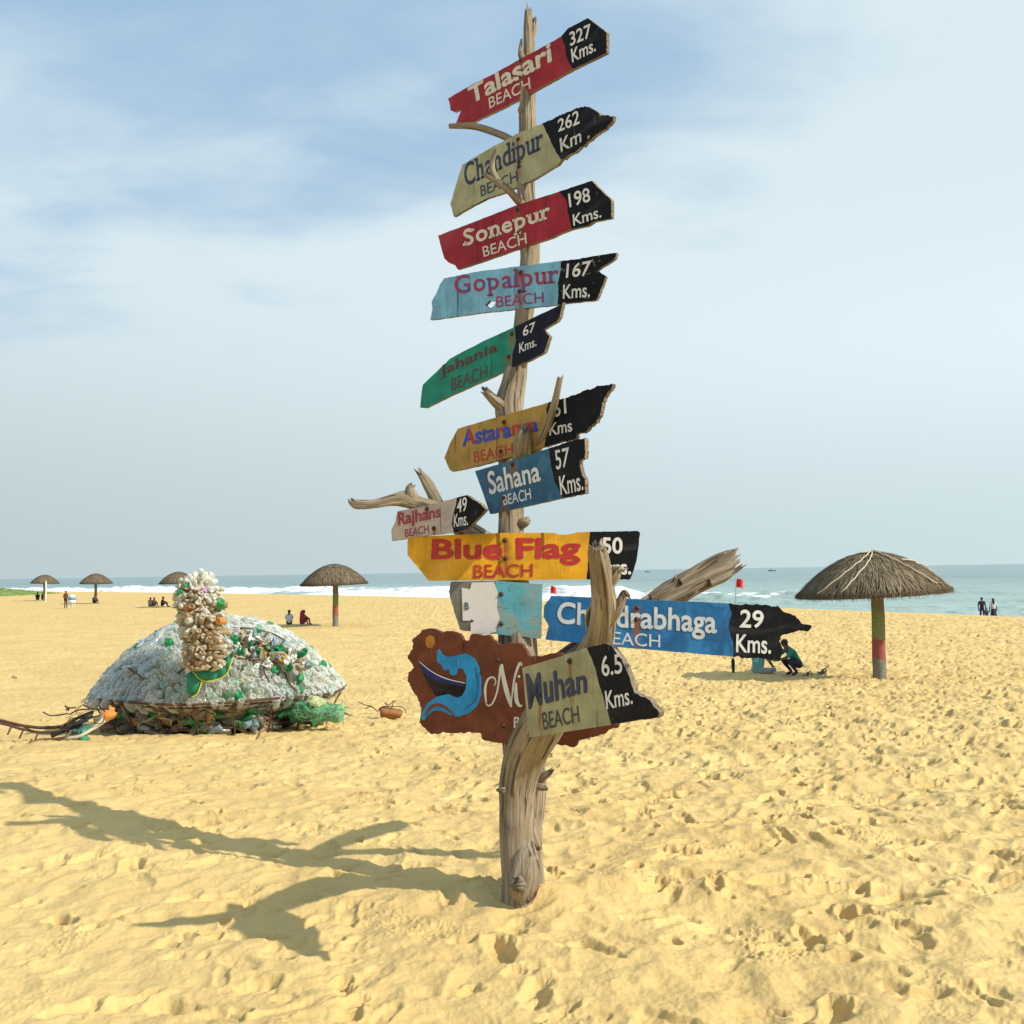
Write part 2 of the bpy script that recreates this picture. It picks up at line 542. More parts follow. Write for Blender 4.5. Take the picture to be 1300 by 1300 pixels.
def make_tile():
    fy = np.fft.fftfreq(TN, TP / TN)[:, None]
    fx = np.fft.rfftfreq(TN, TP / TN)[None, :]
    fr = np.sqrt(fx ** 2 + fy ** 2) + 1e-9

    def band(l0, l1, p=1.0, ax=1.0):
        f2 = np.sqrt((fx * ax) ** 2 + fy ** 2) + 1e-9
        a = np.exp(-np.log(f2 * math.sqrt(l0 * l1)) ** 2 / (2 * (0.5 * math.log(l1 / l0)) ** 2)) / f2 ** p
        ph = rng.normal(size=fr.shape) + 1j * rng.normal(size=fr.shape)
        n = np.fft.irfft2(a * ph, s=(TN, TN))
        return n / n.std()
    h = 0.013 * band(0.7, 2.2)
    h += 0.0070 * band(0.28, 0.7, 1.0, 0.8)
    rid = band(0.22, 0.55, 1.0, 0.8)
    h += 0.0066 * (0.8 - np.abs(rid))
    h += 0.0024 * band(0.09, 0.25) + 0.0010 * band(0.03, 0.09, 0.7) + 0.0004 * band(0.015, 0.04, 0.5)
    cell = TP / TN
    # footprints and scuffs
    for k in range(7600):
        fresh = rng.random()
        big = rng.random() < 0.35
        ln, wd_ = (rng.uniform(0.09, 0.15), rng.uniform(0.040, 0.065)) if big else (rng.uniform(0.045, 0.095), rng.uniform(0.024, 0.045))
        dep = rng.uniform(0.012, 0.046) * (0.40 + 0.85 * fresh) * (1.0 if big else 0.72)
        if rng.random() < 0.3:
            ln *= 0.6
        ang = rng.normal(0.5, 0.9)
        cx, cy = rng.random(2) * TP
        rad = 0.30 if big else 0.19
        n = int(rad / cell)
        ix, iy = int(cx / cell), int(cy / cell)
        gx = (np.arange(-n, n + 1)) * cell
        Xg, Yg = np.meshgrid(gx, gx)
        ca, sa = math.cos(ang), math.sin(ang)
        uu, vv = (Xg * ca + Yg * sa) / ln, (-Xg * sa + Yg * ca) / wd_
        # foot shape: narrower in the middle
        vv = vv / (1 - 0.22 * np.exp(-(uu / 0.45) ** 2))
        q = np.sqrt(uu ** 2 + vv ** 2) + 0.16 * vnoise(uu * 2.2, vv * 2.2, k) + 0.10 * vnoise(uu * 6, vv * 6, k)
        soft = 0.09 + 0.30 * (1 - fresh)
        pit = 1 / (1 + np.exp((q - 1) / (soft * 0.45)))
        rim = np.exp(-((q - 1.35) / 0.32) ** 2)
        d = -dep * pit + 0.38 * dep * rim * (0.6 + 0.6 * np.clip(uu, -1, 1))
        rows = (np.arange(iy - n, iy + n + 1)) % TN
        cols = (np.arange(ix - n, ix + n + 1)) % TN
        h[np.ix_(rows, cols)] += d
    # crumbs thrown up around some prints
    crumb = band(0.02, 0.055, 0.4)
    maskn = np.clip(band(0.5, 1.4) - 0.9, 0, 1.2)
    h += 0.0060 * np.maximum(crumb - 0.2, 0) * maskn + 0.0012 * np.maximum(crumb, 0)
    return h - h.mean()


TILE = make_tile()


def tile_z(X, Y):
    a = 0.35
    U = (X * math.cos(a) - Y * math.sin(a)) / TP * TN
    V = (X * math.sin(a) + Y * math.cos(a)) / TP * TN
    i, j = np.floor(U).astype(int), np.floor(V).astype(int)
    fu, fv = U - i, V - j
    i0, i1, j0, j1 = i % TN, (i + 1) % TN, j % TN, (j + 1) % TN
    return (TILE[j0, i0] * (1 - fu) * (1 - fv) + TILE[j0, i1] * fu * (1 - fv) + TILE[j1, i0] * (1 - fu) * fv + TILE[j1, i1] * fu * fv)


def mounds(X, Y):
    z = 0
    # sand heaped about the post foot, and the hollow round the turtle
    r = np.hypot(X - 0.08, Y - 5.1)
    z = z + 0.06 * np.exp(-(r / 0.45) ** 2) + 0.035 * vnoise(X * 5.5, Y * 5.5, 0.3, 77) * np.exp(-(r / 0.8) ** 2)
    return z


def ground_z(X, Y):
    X, Y = np.asarray(X, float), np.asarray(Y, float)
    s = shore(X, Y)
    amp = 0.15 + 0.85 / (1 + np.exp((s + 1.5) / 1.2))
    # smoother sand on the far left flat, rougher on the right
    rough = 1.0 - 0.35 / (1 + np.exp((X + 0.15 * Y - 0.5) / 1.2))
    deep = 1.0 + 0.6 / (1 + np.exp(-(np.hypot(X, Y) - 8.5) / 1.3)) / (1 + np.exp(-(X + 0.10 * Y - 0.3) / 1.0))
    return base_z(X, Y) + tile_z(X, Y) * amp * rough * deep + mounds(X, Y)


def gp(px, py, dz=0.0):
    """photo pixel -> point on the smooth ground"""
    d = ray(px, py)
    lo, hi = 0.5, 700.0
    tt = np.geomspace(lo, hi, 1500)
    zz = CAM.z + d.z * tt - base_z(d.x * tt, d.y * tt)
    k = np.argmax(zz < 0)
    a, b = tt[k - 1], tt[k]
    for _ in range(30):
        c = (a + b) / 2
        if CAM.z + d.z * c - float(base_z(d.x * c, d.y * c)) > 0: a = c
        else: b = c
    p = CAM + d * a
    return Vector((p.x, p.y, float(base_z(p.x, p.y)) + dz))


def on_ground(x, y, dz=0.0):
    return Vector((x, y, float(ground_z(x, y)) + dz))


def build_sand():
    fine = np.radians(np.arange(-33, 33.001, 0.062))
    rest = np.radians(np.arange(36, 324.1, 4.0))
    th = np.concatenate([fine, rest])
    r1 = np.array([0.0, 0.6, 1.2, 1.8, 2.3])
    r2 = np.concatenate([np.geomspace(2.6, 8.5, 560), np.geomspace(8.5, 62, 480)[1:]])
    r3 = np.geomspace(62, 900, 150)[1:]
    rr = np.concatenate([r1[1:], r2, r3])
    TH, RR = np.meshgrid(th, rr)
    X, Y = RR * np.sin(TH), RR * np.cos(TH)
    Z = ground_z(X, Y)
    n, m_ = X.shape
    V = np.stack([X, Y, Z], -1).reshape(-1, 3)
    V = np.vstack([V, [[0, 0, float(ground_z(0, 0))]]])
    idx = np.arange(n * m_).reshape(n, m_)
    nx = np.roll(idx, -1, axis=1)
    Q = np.stack([idx[:-1], idx[1:], nx[1:], nx[:-1]], -1).reshape(-1, 4)
    me = mesh_np('sand', V, Q)
    wet = np.clip((shore(V[:, 0], V[:, 1]) - 6) / 6, 0, 1) * 0.85
    me.attributes.new('wet', 'FLOAT', 'POINT').data.foreach_set('value', wet.astype(np.float32))
    o = ob('sand', me, M_SAND)
    tag(o, kind='structure')


build_sand()


# ------------------------------------------------------------------ sea
def water_material():
    m_, t = mat('sea_water')
    g = t.n('ShaderNodeNewGeometry').outputs['Position']
    foam = t.n('ShaderNodeAttribute', attribute_name='foam').outputs['Fac']
    n_small = t.noise(t.scale(g, (0.45, 0.8, 1)), 1.0, 5, 0.6)
    n_big = t.noise(t.scale(g, (0.012, 0.03, 1)), 1.0, 5, 0.6)
    fo = t.ramp(t.m('ADD', foam, t.m('MULTIPLY', t.m('SUBTRACT', t.noise(g, 0.35, 5, 0.7), 0.5), 0.9)), 0.42, 0.6)
    c = t.mix(t.ramp(n_big, 0.35, 0.65), (0.165, 0.25, 0.255), (0.225, 0.31, 0.31))
    shal = t.n('ShaderNodeAttribute', attribute_name='shallow').outputs['Fac']
    c = t.mix(t.m('MULTIPLY', shal, 0.8), c, (0.36, 0.48, 0.43))
    c = t.mix(fo, c, (0.86, 0.88, 0.88))
    bp = t.n('ShaderNodeBump', ins={'Height': t.m('ADD', n_small, t.m('MULTIPLY', n_big, 3.0)), 'Strength': 0.75, 'Distance': 0.9})
    p = t.n('ShaderNodeBsdfPrincipled', ins={'Base Color': c, 'Roughness': t.m('ADD', 0.30, t.m('MULTIPLY', fo, 0.6)), 'Normal': bp.outputs[0]})
    p.inputs['IOR'].default_value = 1.33
    out(t, p.outputs[0])
    return m_


def build_sea():
    th = np.radians(np.arange(-62, 88, 0.11))
    rr = np.concatenate([np.geomspace(45, 650, 700), np.geomspace(650, 50000, 60)[1:]])
    TH, RR = np.meshgrid(th, rr)
    X, Y = RR * np.sin(TH), RR * np.cos(TH)
    S = shore(X, Y)
    A = Y * 0.8 - X * 0.6                   # along the shore
    far = np.clip(1 - (RR - 350) / 300, 0, 1)
    sw = vnoise(A / 30, S / 60, 0, 4) * 9
    Z = 0.28 * np.sin((S + sw) / 27 * 2 * math.pi) * far + 0.10 * vnoise(A / 5, S / 3, 0, 8) * far
    foam = np.zeros_like(X)
    # breakers: two broken lines, strongest on the left part of the shore
    along = 1 / (1 + np.exp(-(A - 116) / 10))
    for s0, wd_, amp, sdn in ((50, 14, 1.75, 3), (76, 12, 1.5, 5), (36, 10, 0.4, 6), (110, 7, 0.5, 7)):
        ss = S - s0 - 7 * vnoise(A / 40, 0.5, 0, sdn) - 2 * vnoise(A / 9, 0.5, 0, sdn + 20)
        lump = np.clip(0.75 + 0.7 * vnoise(A / 26, 3.3, 0, sdn + 40), 0.1, 1.4)
        prof = np.exp(-(ss / (wd_ * 0.45)) ** 2)
        Z += amp * lump * prof * (0.35 + 0.75 * along) * (1 + 0.35 * vnoise(A / 1.8, S / 1.8, 0, 31))
        fm = np.exp(-((ss + wd_ * 0.35) / (wd_ * 0.95)) ** 2) * lump * along
        foam = np.maximum(foam, fm * (1.25 if amp > 0.8 else 0.55))
    Z[:] += SEA_Z
    n, m_ = X.shape
    V = np.stack([X, Y, Z], -1).reshape(-1, 3)
    idx = np.arange(n * m_).reshape(n, m_)
    Q = np.stack([idx[:-1, :-1], idx[1:, :-1], idx[1:, 1:], idx[:-1, 1:]], -1).reshape(-1, 4)
    me = mesh_np('sea', V, Q)
    me.attributes.new('foam', 'FLOAT', 'POINT').data.foreach_set('value', foam.ravel().astype(np.float32))
    sh = np.clip(1 - (S - 30) / 260, 0, 1)
    me.attributes.new('shallow', 'FLOAT', 'POINT').data.foreach_set('value', sh.ravel().astype(np.float32))
    tag(ob('sea', me, water_material()), kind='structure')


build_sea()

# ------------------------------------------------------------------ the driftwood post
LEAN = 0.22
TRUNK = [(669, 1165, 24), (668, 1120, 23), (667, 1060, 21), (669, 1000, 24), (664, 940, 26), (659, 880, 26), (657, 820, 25), (653, 760, 22),
         (650, 700, 18.5), (649, 655, 17), (650, 600, 17), (649, 550, 17.5), (647, 515, 18), (653, 485, 15), (660, 440, 13), (665.5, 400, 12.5),
         (672, 340, 13.5), (673, 318, 13.5), (668, 250, 12.5), (668, 200, 11.5), (670, 165, 11), (670, 130, 10), (672, 70, 8), (671.5, 38, 7.5), (671, 16, 5)]


def trunk_pt(px, py):
    Y = 5.1
    for _ in range(4):
        p = pt(px, py, Y)
        Y = 5.16 + LEAN * max(p.z, 0)
    return p


def trunk_at(py):
    T = sorted(TRUNK, key=lambda q: q[1])
    ys = [q[1] for q in T]
    px = float(np.interp(py, ys, [q[0] for q in T]))
    hw = float(np.interp(py, ys, [q[2] for q in T]))
    p = trunk_pt(px, py)
    return p, hw / F * p.y


def ppath(rows):
    """rows px,py,depth,halfwidth px -> x,y,z,r"""
    res = []
    for (px, py, Y, hw) in rows:
        p = pt(px, py, Y)
        res.append((p.x, p.y, p.z, hw / F * Y))
    return res


def build_post():
    foot = trunk_pt(668, 1135)
    root = empty('driftwood_post', (foot.x, foot.y, 0), 'tall weathered driftwood trunk standing in the sand, carrying all the painted arrow boards', 'driftwood post')
    inv = Matrix.Translation(-Vector(root.location))

    def put(name, rows, mat_, segs=28, n=60, world=False, **kw):
        rows = rows if world else ppath(rows)
        rows = [(r[0] - root.location.x, r[1] - root.location.y, r[2] - root.location.z, r[3]) for r in rows]
        return MB().tube(rows, segs, n, **kw).build(name, mat_, root)
    rows = []
    for (px, py, hw) in TRUNK:
        p = trunk_pt(px, py)
        rows.append((p.x, p.y, p.z, hw / F * p.y))
    t = put('trunk', rows, M_DRIFT, 72, 520, True, rough=0.07, groove=0.085, seed=3, ragged=0.05, lobes=0.10)
    # the front limb, fused to the trunk at the foot, sweeping out to the right and towards the viewer
    limb = put('limb', [(659, 1160, 5.03, 22), (659, 1120, 5.04, 23), (656, 1060, 5.08, 22), (658, 1000, 5.10, 24), (669, 955, 5.04, 27), (690, 915, 4.86, 28), (715, 880, 4.62, 26),
                        (745, 842, 4.39, 22), (762, 808, 4.2, 18.5), (767, 770, 4.07, 16.5), (764, 735, 3.97, 14), (760, 708, 3.90, 13), (758, 693, 3.87, 10.5)],
               M_DRIFT, 64, 320, rough=0.06, groove=0.03, seed=12, ragged=0.022, lobes=0.10)
    # knotted spur and splinters on the limb
    put('spur', [(770, 790, 4.11, 10), (780, 778, 4.08, 8), (788, 764, 4.06, 6), (793, 752, 4.05, 4), (799, 757, 4.04, 2)], M_DRIFT, 18, 36, rough=0.2, groove=0.2, seed=5, ragged=0.02, lobes=0.3)
    put('spur', [(768, 742, 3.99, 9), (778, 732, 3.97, 8), (783, 725, 3.96, 6.5), (789, 722, 3.95, 3)], M_DRIFT, 18, 30, rough=0.2, groove=0.2, seed=6, ragged=0.02, lobes=0.3)
    put('spur', [(757, 815, 4.24, 8), (749, 800, 4.22, 5), (747, 782, 4.17, 3.5), (751, 768, 4.12, 2)], M_DRIFT, 14, 30, rough=0.25, seed=7)
    # the split grey log leaning out behind on the right
    put('broken_log', [(668, 885, 5.40, 16), (705, 846, 5.42, 14), (760, 806, 5.50, 13), (815, 776, 5.56, 14.5), (850, 754, 5.60, 16), (890, 733, 5.65, 16), (918, 720, 5.70, 15.5), (932, 713, 5.72, 13)],
        M_DRIFT_GREY, 64, 200, rough=0.10, groove=0.26, seed=22, ragged=0.05, lobes=0.30)
    put('splinter', [(862, 738, 5.56, 6), (885, 722, 5.58, 5), (905, 709, 5.60, 4), (922, 701, 5.62, 2)], M_DRIFT_GREY, 14, 40, rough=0.1, groove=0.3, seed=23, ragged=0.03)
    put('splinter', [(900, 740, 5.60, 6), (918, 733, 5.62, 5), (932, 726, 5.65, 4), (943, 718, 5.66, 2.5)], M_DRIFT_GREY, 14, 40, rough=0.1, groove=0.3, seed=24, ragged=0.03)
    put('splinter', [(826, 760, 5.50, 5), (840, 752, 5.50, 5), (852, 744, 5.50, 4), (858, 734, 5.50, 3)], M_DRIFT_GREY, 12, 24, rough=0.2, seed=25, ragged=0.02)
    # left branch that carries the pink board
    put('branch', [(648, 716, 5.52, 14), (618, 690, 5.53, 13), (585, 668, 5.54, 12), (555, 648, 5.55, 10), (532, 640, 5.55, 9), (515, 634, 5.55, 10), (498, 635, 5.54, 7), (475, 640, 5.53, 5.5), (453, 640, 5.53, 6), (446, 636, 5.53, 4)],
        M_DRIFT, 32, 120, rough=0.10, groove=0.14, seed=31, ragged=0.02, lobes=0.25)
    put('spur', [(522, 636, 5.55, 8), (521, 628, 5.54, 7.5), (520, 620, 5.54, 5), (524, 615, 5.54, 3)], M_DRIFT, 18, 24, rough=0.25, groove=0.2, seed=32, ragged=0.025, lobes=0.3)
    put('spur', [(560, 650, 5.57, 8), (550, 628, 5.59, 8), (541, 612, 5.60, 7), (534, 601, 5.61, 5)], M_DRIFT, 22, 40, rough=0.12, groove=0.2, seed=33, ragged=0.04, lobes=0.2)
    # stubs and twigs higher up; depths here are measured from the trunk's own depth at that height
    def rel(rows):
        return [(px, py, trunk_at(py)[0].y + dy, hw) for px, py, dy, hw in rows]
    put('stub', rel([(648, 526, .02, 13), (638, 517, -.03, 10), (628, 509, -.05, 7.5), (617, 498, -.07, 5.5)]), M_DRIFT, 26, 44, rough=0.22, groove=0.25, seed=41, ragged=0.035, lobes=0.3)
    put('stub', rel([(656, 594, -.04, 8), (661, 580, -.20, 11), (663, 562, -.30, 11), (665, 550, -.31, 8), (664, 541, -.30, 4)]), M_DRIFT, 26, 50, rough=0.22, groove=0.25, seed=42, ragged=0.02, lobes=0.35)
    put('stub', rel([(655, 668, 0, 7), (664, 664, -.05, 7), (671, 660, -.07, 5)]), M_DRIFT, 18, 24, rough=0.2, seed=43, ragged=0.02)
    put('branch', rel([(664, 596, -.04, 5), (677, 580, -.17, 5.5), (689, 556, -.34, 5.5), (700, 527, -.47, 5.2), (706, 505, -.54, 4.8), (711, 479, -.60, 4.0)]), M_DRIFT, 28, 90, rough=0.06, groove=0.16, seed=44, ragged=0.015, lobes=0.15)
    put('twig', rel([(666, 262, .02, 6), (657, 254, -.10, 5.5), (645, 241, -.16, 4.8), (632, 231, -.17, 4.2), (614, 221, -.16, 2.4)]), M_DRIFT, 20, 50, rough=0.08, groove=0.15, seed=45)
    put('twig', rel([(633, 232, -.17, 3.6), (626, 219, -.17, 4.0), (625, 206, -.17, 3.6), (629, 191, -.17, 2.6)]), M_DRIFT, 18, 36, rough=0.1, groove=0.15, seed=46, ragged=0.006)
    put('twig', rel([(666, 190, .0, 5), (648, 177, .06, 5), (628, 168, .15, 4.6), (600, 160, .26, 4.4), (571, 160, .32, 3.6)]), M_DRIFT, 20, 60, rough=0.06, groove=0.15, seed=47, ragged=0.006)
    put('spur', rel([(666, 80, -.02, 5), (661, 68, -.04, 4), (662, 50, -.05, 1.6)]), M_DRIFT_GREY, 14, 24, rough=0.2, seed=48)
    put('spur', rel([(673, 52, .0, 5), (678, 36, -.01, 4.2), (679, 24, -.01, 2.6)]), M_DRIFT, 14, 24, rough=0.2, seed=49, ragged=0.01)
    put('spur', rel([(664, 145, 0, 4), (660, 140, -.04, 3), (660, 135, -.05, 1)]), M_DRIFT, 10, 12, rough=0.2, seed=50)
    # knots on the lower trunk
    put('knot', [(680, 992, 5.2, 7), (690, 986, 5.17, 5), (697, 981, 5.16, 4), (701, 977, 5.15, 2.5)], M_DRIFT_GREY, 18, 24, rough=0.3, seed=51, ragged=0.015, lobes=0.3)
    put('knot', [(680, 998, 5.18, 6), (690, 1000, 5.15, 4), (696, 1002, 5.14, 1.5)], M_DRIFT, 16, 20, rough=0.2, seed=52)
    put('knot', [(640, 1003, 5.0, 5), (634, 1003, 4.99, 3), (630, 1003, 4.99, 1.6)], M_DRIFT, 12, 14, rough=0.2, seed=53)
    put('knot', [(668, 1020, 5.12, 6), (675, 1050, 5.10, 8), (681, 1070, 5.08, 7), (685, 1079, 5.07, 3)], M_DRIFT, 22, 34, rough=0.15, groove=0.2, seed=54)
    # swollen bole with the old cut at the foot
    put('bole', [(667, 1070, 5.06, 10), (668, 1092, 5.0, 16), (667, 1112, 4.975, 19.5), (664, 1128, 4.97, 18), (663, 1140, 4.99, 12)], M_DRIFT, 40, 80, rough=0.10, groove=0.14, seed=55, lobes=0.15)
    put('knot_hole', [(661, 1121, 4.95, 11), (659, 1123, 4.885, 10.5), (658.5, 1123.5, 4.875, 8), (658.5, 1123.5, 4.90, 2)], M_EDGE, 26, 24, rough=0.25, groove=0.3, seed=56)


build_post()


# ------------------------------------------------------------------ lettering
FONT_CACHE = {}


def glyphs(txt, bold=0.0, shear=0.0, space=1.0):
    key = (txt, bold, shear, space)
    if key in FONT_CACHE: return FONT_CACHE[key]
    cu = bpy.data.curves.new('txt', 'FONT')
    cu.body = txt
    cu.offset = bold
    cu.shear = shear
    cu.space_character = space
    cu.resolution_u = 6
    o = bpy.data.objects.new('txt', cu)
    COL.objects.link(o)
    dg = bpy.context.evaluated_depsgraph_get()
    me = bpy.data.meshes.new_from_object(o.evaluated_get(dg))
    v = np.array([q.co[:2] for q in me.vertices]) if len(me.vertices) else np.zeros((0, 2))
    f = [tuple(p.vertices) for p in me.polygons]
    bpy.data.objects.remove(o)
    bpy.data.curves.remove(cu)
    bpy.data.meshes.remove(me)
    FONT_CACHE[key] = (v, f)
    return v, f


# slab serifs: letter -> [(x fraction of glyph, y)] in units of x-height (0 base, 1 x-height, 'a' ascender, 'd' descender); side: -1 left, 1 right, 0 both
SLAB = {'n': [(0.12, 0, 0), (0.88, 0, 0), (0.1, 1, -1)], 'p': [(0.12, 'd', 0), (0.1, 1, -1)], 'u': [(0.12, 1, -1), (0.88, 1, -1), (0.9, 0, 1)],
        'r': [(0.2, 0, 0), (0.15, 1, -1)], 'l': [(0.5, 0, 0), (0.4, 'a', -1)], 'd': [(0.85, 'a', -1), (0.9, 0, 1)], 'i': [(0.5, 0, 0), (0.4, 1, -1)],
        'h': [(0.12, 0, 0), (0.88, 0, 0), (0.1, 'a', -1)], 'a': [(0.9, 0, 1)], 'S': [(0.06, 0.1, 0), (0.9, 1.25, 0)]}


def text_mesh(txt, bold=0.0, slab=False, shear=0.0, space=1.0):
    """returns 2-D verts, faces and the letter index of each face"""
    if not slab:
        v, f = glyphs(txt, bold, shear, space)
        return v, f
    V, Fc, x = [], [], 0.0
    xh = glyphs('x', 0)[0][:, 1].max()
    asc = glyphs('l', 0)[0][:, 1].max()
    dsc = glyphs('p', 0)[0][:, 1].min()
    th = 0.075
    for ch in txt:
        v, f = glyphs(ch, bold)
        x0, x1 = v[:, 0].min(), v[:, 0].max()
        o = len(V)
        V += [(a - x0 + x, b) for a, b in v]
        Fc += [tuple(i + o for i in q) for q in f]
        wdt = x1 - x0
        for (fx, yy, side) in SLAB.get(ch, []):
            y = {'a': asc, 'd': dsc}.get(yy, (yy * xh if not isinstance(yy, str) else 0))
            sx0 = x + fx * wdt
            a = sx0 - (0.115 if side <= 0 else 0.03)
            b = sx0 + (0.115 if side >= 0 else 0.03)
            y0, y1 = (y - th * 0.85, y + th * 0.15) if (yy in (1, 'a')) else (y - th * 0.15, y + th * 0.85)
            o = len(V)
            V += [(a, y0), (b, y0), (b, y1), (a, y1)]
            Fc.append((o, o + 1, o + 2, o + 3))
        x += wdt + 0.13
    return np.array(V), Fc


def ccw(loop):
    a = sum(loop[i][0] * loop[(i + 1) % len(loop)][1] - loop[(i + 1) % len(loop)][0] * loop[i][1] for i in range(len(loop)))
    return loop if a > 0 else loop[::-1]


def slab_mesh(loops, thick, open_pts=(), jit=0.0, z0=0.0, sides=True):
    """front/back/sides of a flat outline; loops[0] outer, others holes; edges whose both ends are in open_pts get no side wall"""
    key = lambda p: (round(p[0], 5), round(p[1], 5))
    opn = {key(p) for p in open_pts}
    loops = [ccw(list(loops[0]))] + [ccw(list(l))[::-1] for l in loops[1:]]
    flat = [p for l in loops for p in l]
    tris = tessellate_polygon([[Vector((p[0], p[1], 0)) for p in l] for l in loops])
    n = len(flat)
    V = [(p[0], p[1], z0) for p in flat] + [(p[0], p[1], z0 - thick) for p in flat]
    Fc, mi = [], []
    for t_ in tris:
        a, b, c = t_
        A, B, C = flat[a], flat[b], flat[c]
        if (B[0] - A[0]) * (C[1] - A[1]) - (B[1] - A[1]) * (C[0] - A[0]) < 0: a, b, c = a, c, b
        Fc.append((a, b, c)); mi.append(0)
        Fc.append((a + n, c + n, b + n)); mi.append(1)
    if sides:
        o = 0
        for l in loops:
            k = len(l)
            for i in range(k):
                a, b = o + i, o + (i + 1) % k
                if key(flat[a]) in opn and key(flat[b]) in opn: continue
                Fc.append((a, a + n, b + n, b)); mi.append(1)
            o += k
    return V, Fc, mi


class Board:
    """a plank with its own plane: u along the board, v up, n towards the viewer"""
    def __init__(s, name, label, anchor, yaw, lean=0.0, thick=0.024, cat='arrow sign', group='painted beach arrow boards on the driftwood post'):
        a = math.radians(yaw)
        u = Vector((math.cos(a), -math.sin(a), 0))
        n = Vector((-math.sin(a), -math.cos(a), 0))
        v = Vector((0, 0, 1))
        if lean:
            q = Quaternion(u, math.radians(lean))
            n, v = q @ n, q @ v
        s.u, s.v, s.n, s.o = u, v, n, anchor
        s.t = thick
        s.root = empty(name, anchor, label, cat, group)
        s.root.rotation_euler = Matrix((u, v, n)).transposed().to_euler()

    def uv(s, px, py):
        d = ray(px, py)
        k = (s.o - CAM).dot(s.n) / d.dot(s.n)
        p = CAM + d * k - s.o
        return (p.dot(s.u), p.dot(s.v))

    def rough(s, pts, amp, step, closed=False, seed=0):
        """subdivide a chain of (u,v) points and roughen it"""
        res = [pts[0]]
        for a, b in zip(pts[:-1], pts[1:]):
            L = math.hypot(b[0] - a[0], b[1] - a[1])
            k = max(1, int(L / step))
            nx, ny = -(b[1] - a[1]) / (L + 1e-9), (b[0] - a[0]) / (L + 1e-9)
            for i in range(1, k + 1):
                f = i / k
                x, y = a[0] + (b[0] - a[0]) * f, a[1] + (b[1] - a[1]) * f
                if i < k:
                    j = amp * float(vnoise(x * 40, y * 40, seed) + 0.6 * vnoise(x * 110, y * 110, seed + 3))
                    x, y = x + nx * j, y + ny * j
                res.append((x, y))
        return res

    def part(s, name, loops, mat_, thick=None, z0=0.0, open_pts=(), sides=True):
        V, Fc, mi = slab_mesh(loops, s.t if thick is None else thick, open_pts, 0, z0, sides)
        me = mesh(name, V, Fc)
        at = me.attributes.new('grain', 'FLOAT_VECTOR', 'POINT')
        at.data.foreach_set('vector', np.array([(q[2] * 1.0, q[1], q[0]) for q in V], dtype=np.float32).ravel())
        o = ob(name, me, mat_, s.root)
        if len(me.materials) > 1:
            me.polygons.foreach_set('material_index', mi)
        return o

    def plank(s, C, B, D, m_c, m_b, hole=None, amp=(0.0016, 0.006)):
        C, B, D = [[s.uv(*p) for p in q] for q in (C, B, D)]
        D = s.rough(D, 0.003, 0.012, seed=9)
        Cc = s.rough([D[0]] + C + [D[-1]], amp[0], 0.02, seed=1)
        Bc = s.rough([D[0]] + B + [D[-1]], amp[1], 0.008, seed=2)
        mid = D[1:-1]
        holes = [s.rough([s.uv(*p) for p in hole] + [s.uv(*hole[0])], 0.002, 0.008)[:-1]] if hole else []
        s.part('board', [Cc + mid[::-1]] + holes, [m_c, M_EDGE], open_pts=D)
        s.part('arrow_end', [Bc + mid[::-1]], [m_b, M_EDGE], open_pts=D)

    def text(s, name, txt, quad, mat_, bold=0.02, slab=False, shear=0.0, space=1.0, z=0.0022, colors=None):
        v, f = text_mesh(txt, min(bold, 0.010), slab, shear, space)
        e = max(0.0, bold - 0.010) * 1.35
        lo, hi = v.min(0) - e, v.max(0) + e
        q = [np.array(s.uv(*p)) for p in quad]
        if e > 0:       # heavier letters: the outline laid over itself a hair apart
            sh = [(-e, 0), (e, 0), (0, e), (0, -e), (0, 0)]
            n0 = len(v)
            f = [tuple(i + k * n0 for i in fc) for k in range(5) for fc in f]
            zs = [z + 0.00025 * k for k in range(5) for _ in range(n0)]
            v = np.vstack([v + np.array(d) for d in sh])
        else:
            zs = [z] * len(v)
        st = (v - lo) / (hi - lo)
        P = []
        sd = sum(ord(ch) for ch in txt) % 97 + int(quad[0][0]) % 53
        asp = (hi[0] - lo[0]) / (hi[1] - lo[1])
        st = st + np.stack([vnoise(st[:, 0] * asp * 2.6, st[:, 1] * 2.2, 0.5, sd) * 0.030 / asp, vnoise(st[:, 0] * asp * 2.1, st[:, 1] * 2.2, 4.5, sd + 5) * 0.032], 1)
        for (a, b), zz in zip(st, zs):
            p = q[0] * (1 - a) * (1 - b) + q[1] * a * (1 - b) + q[2] * a * b + q[3] * (1 - a) * b
            P.append((p[0], p[1], zz))
        me = mesh(name, P, f)
        o = ob(name, me, mat_, s.root)
        if colors:
            for p in me.polygons:
                cx = np.mean([st[i][0] for i in p.vertices])
                for k, (lim, mi) in enumerate(colors):
                    if cx < lim:
                        p.material_index = mi
                        break
        return o

    def bolts(s, pts):
        for (px, py) in pts:
            u, v = s.uv(px, py)
            mb = MB()
            r = 0.0105
            mb.tube([(u, v, -0.002, r * 1.25), (u, v, 0.003, r * 1.2), (u, v, 0.0032, r * 0.85), (u, v, 0.010, r * 0.8), (u, v, 0.013, r * 0.35)], 10)
            mb.build('bolt', M_BOLT, s.root)

    def rust(s, pts, ln=0.12):
        return [(*s.uv(px, py), ln) for (px, py) in pts]


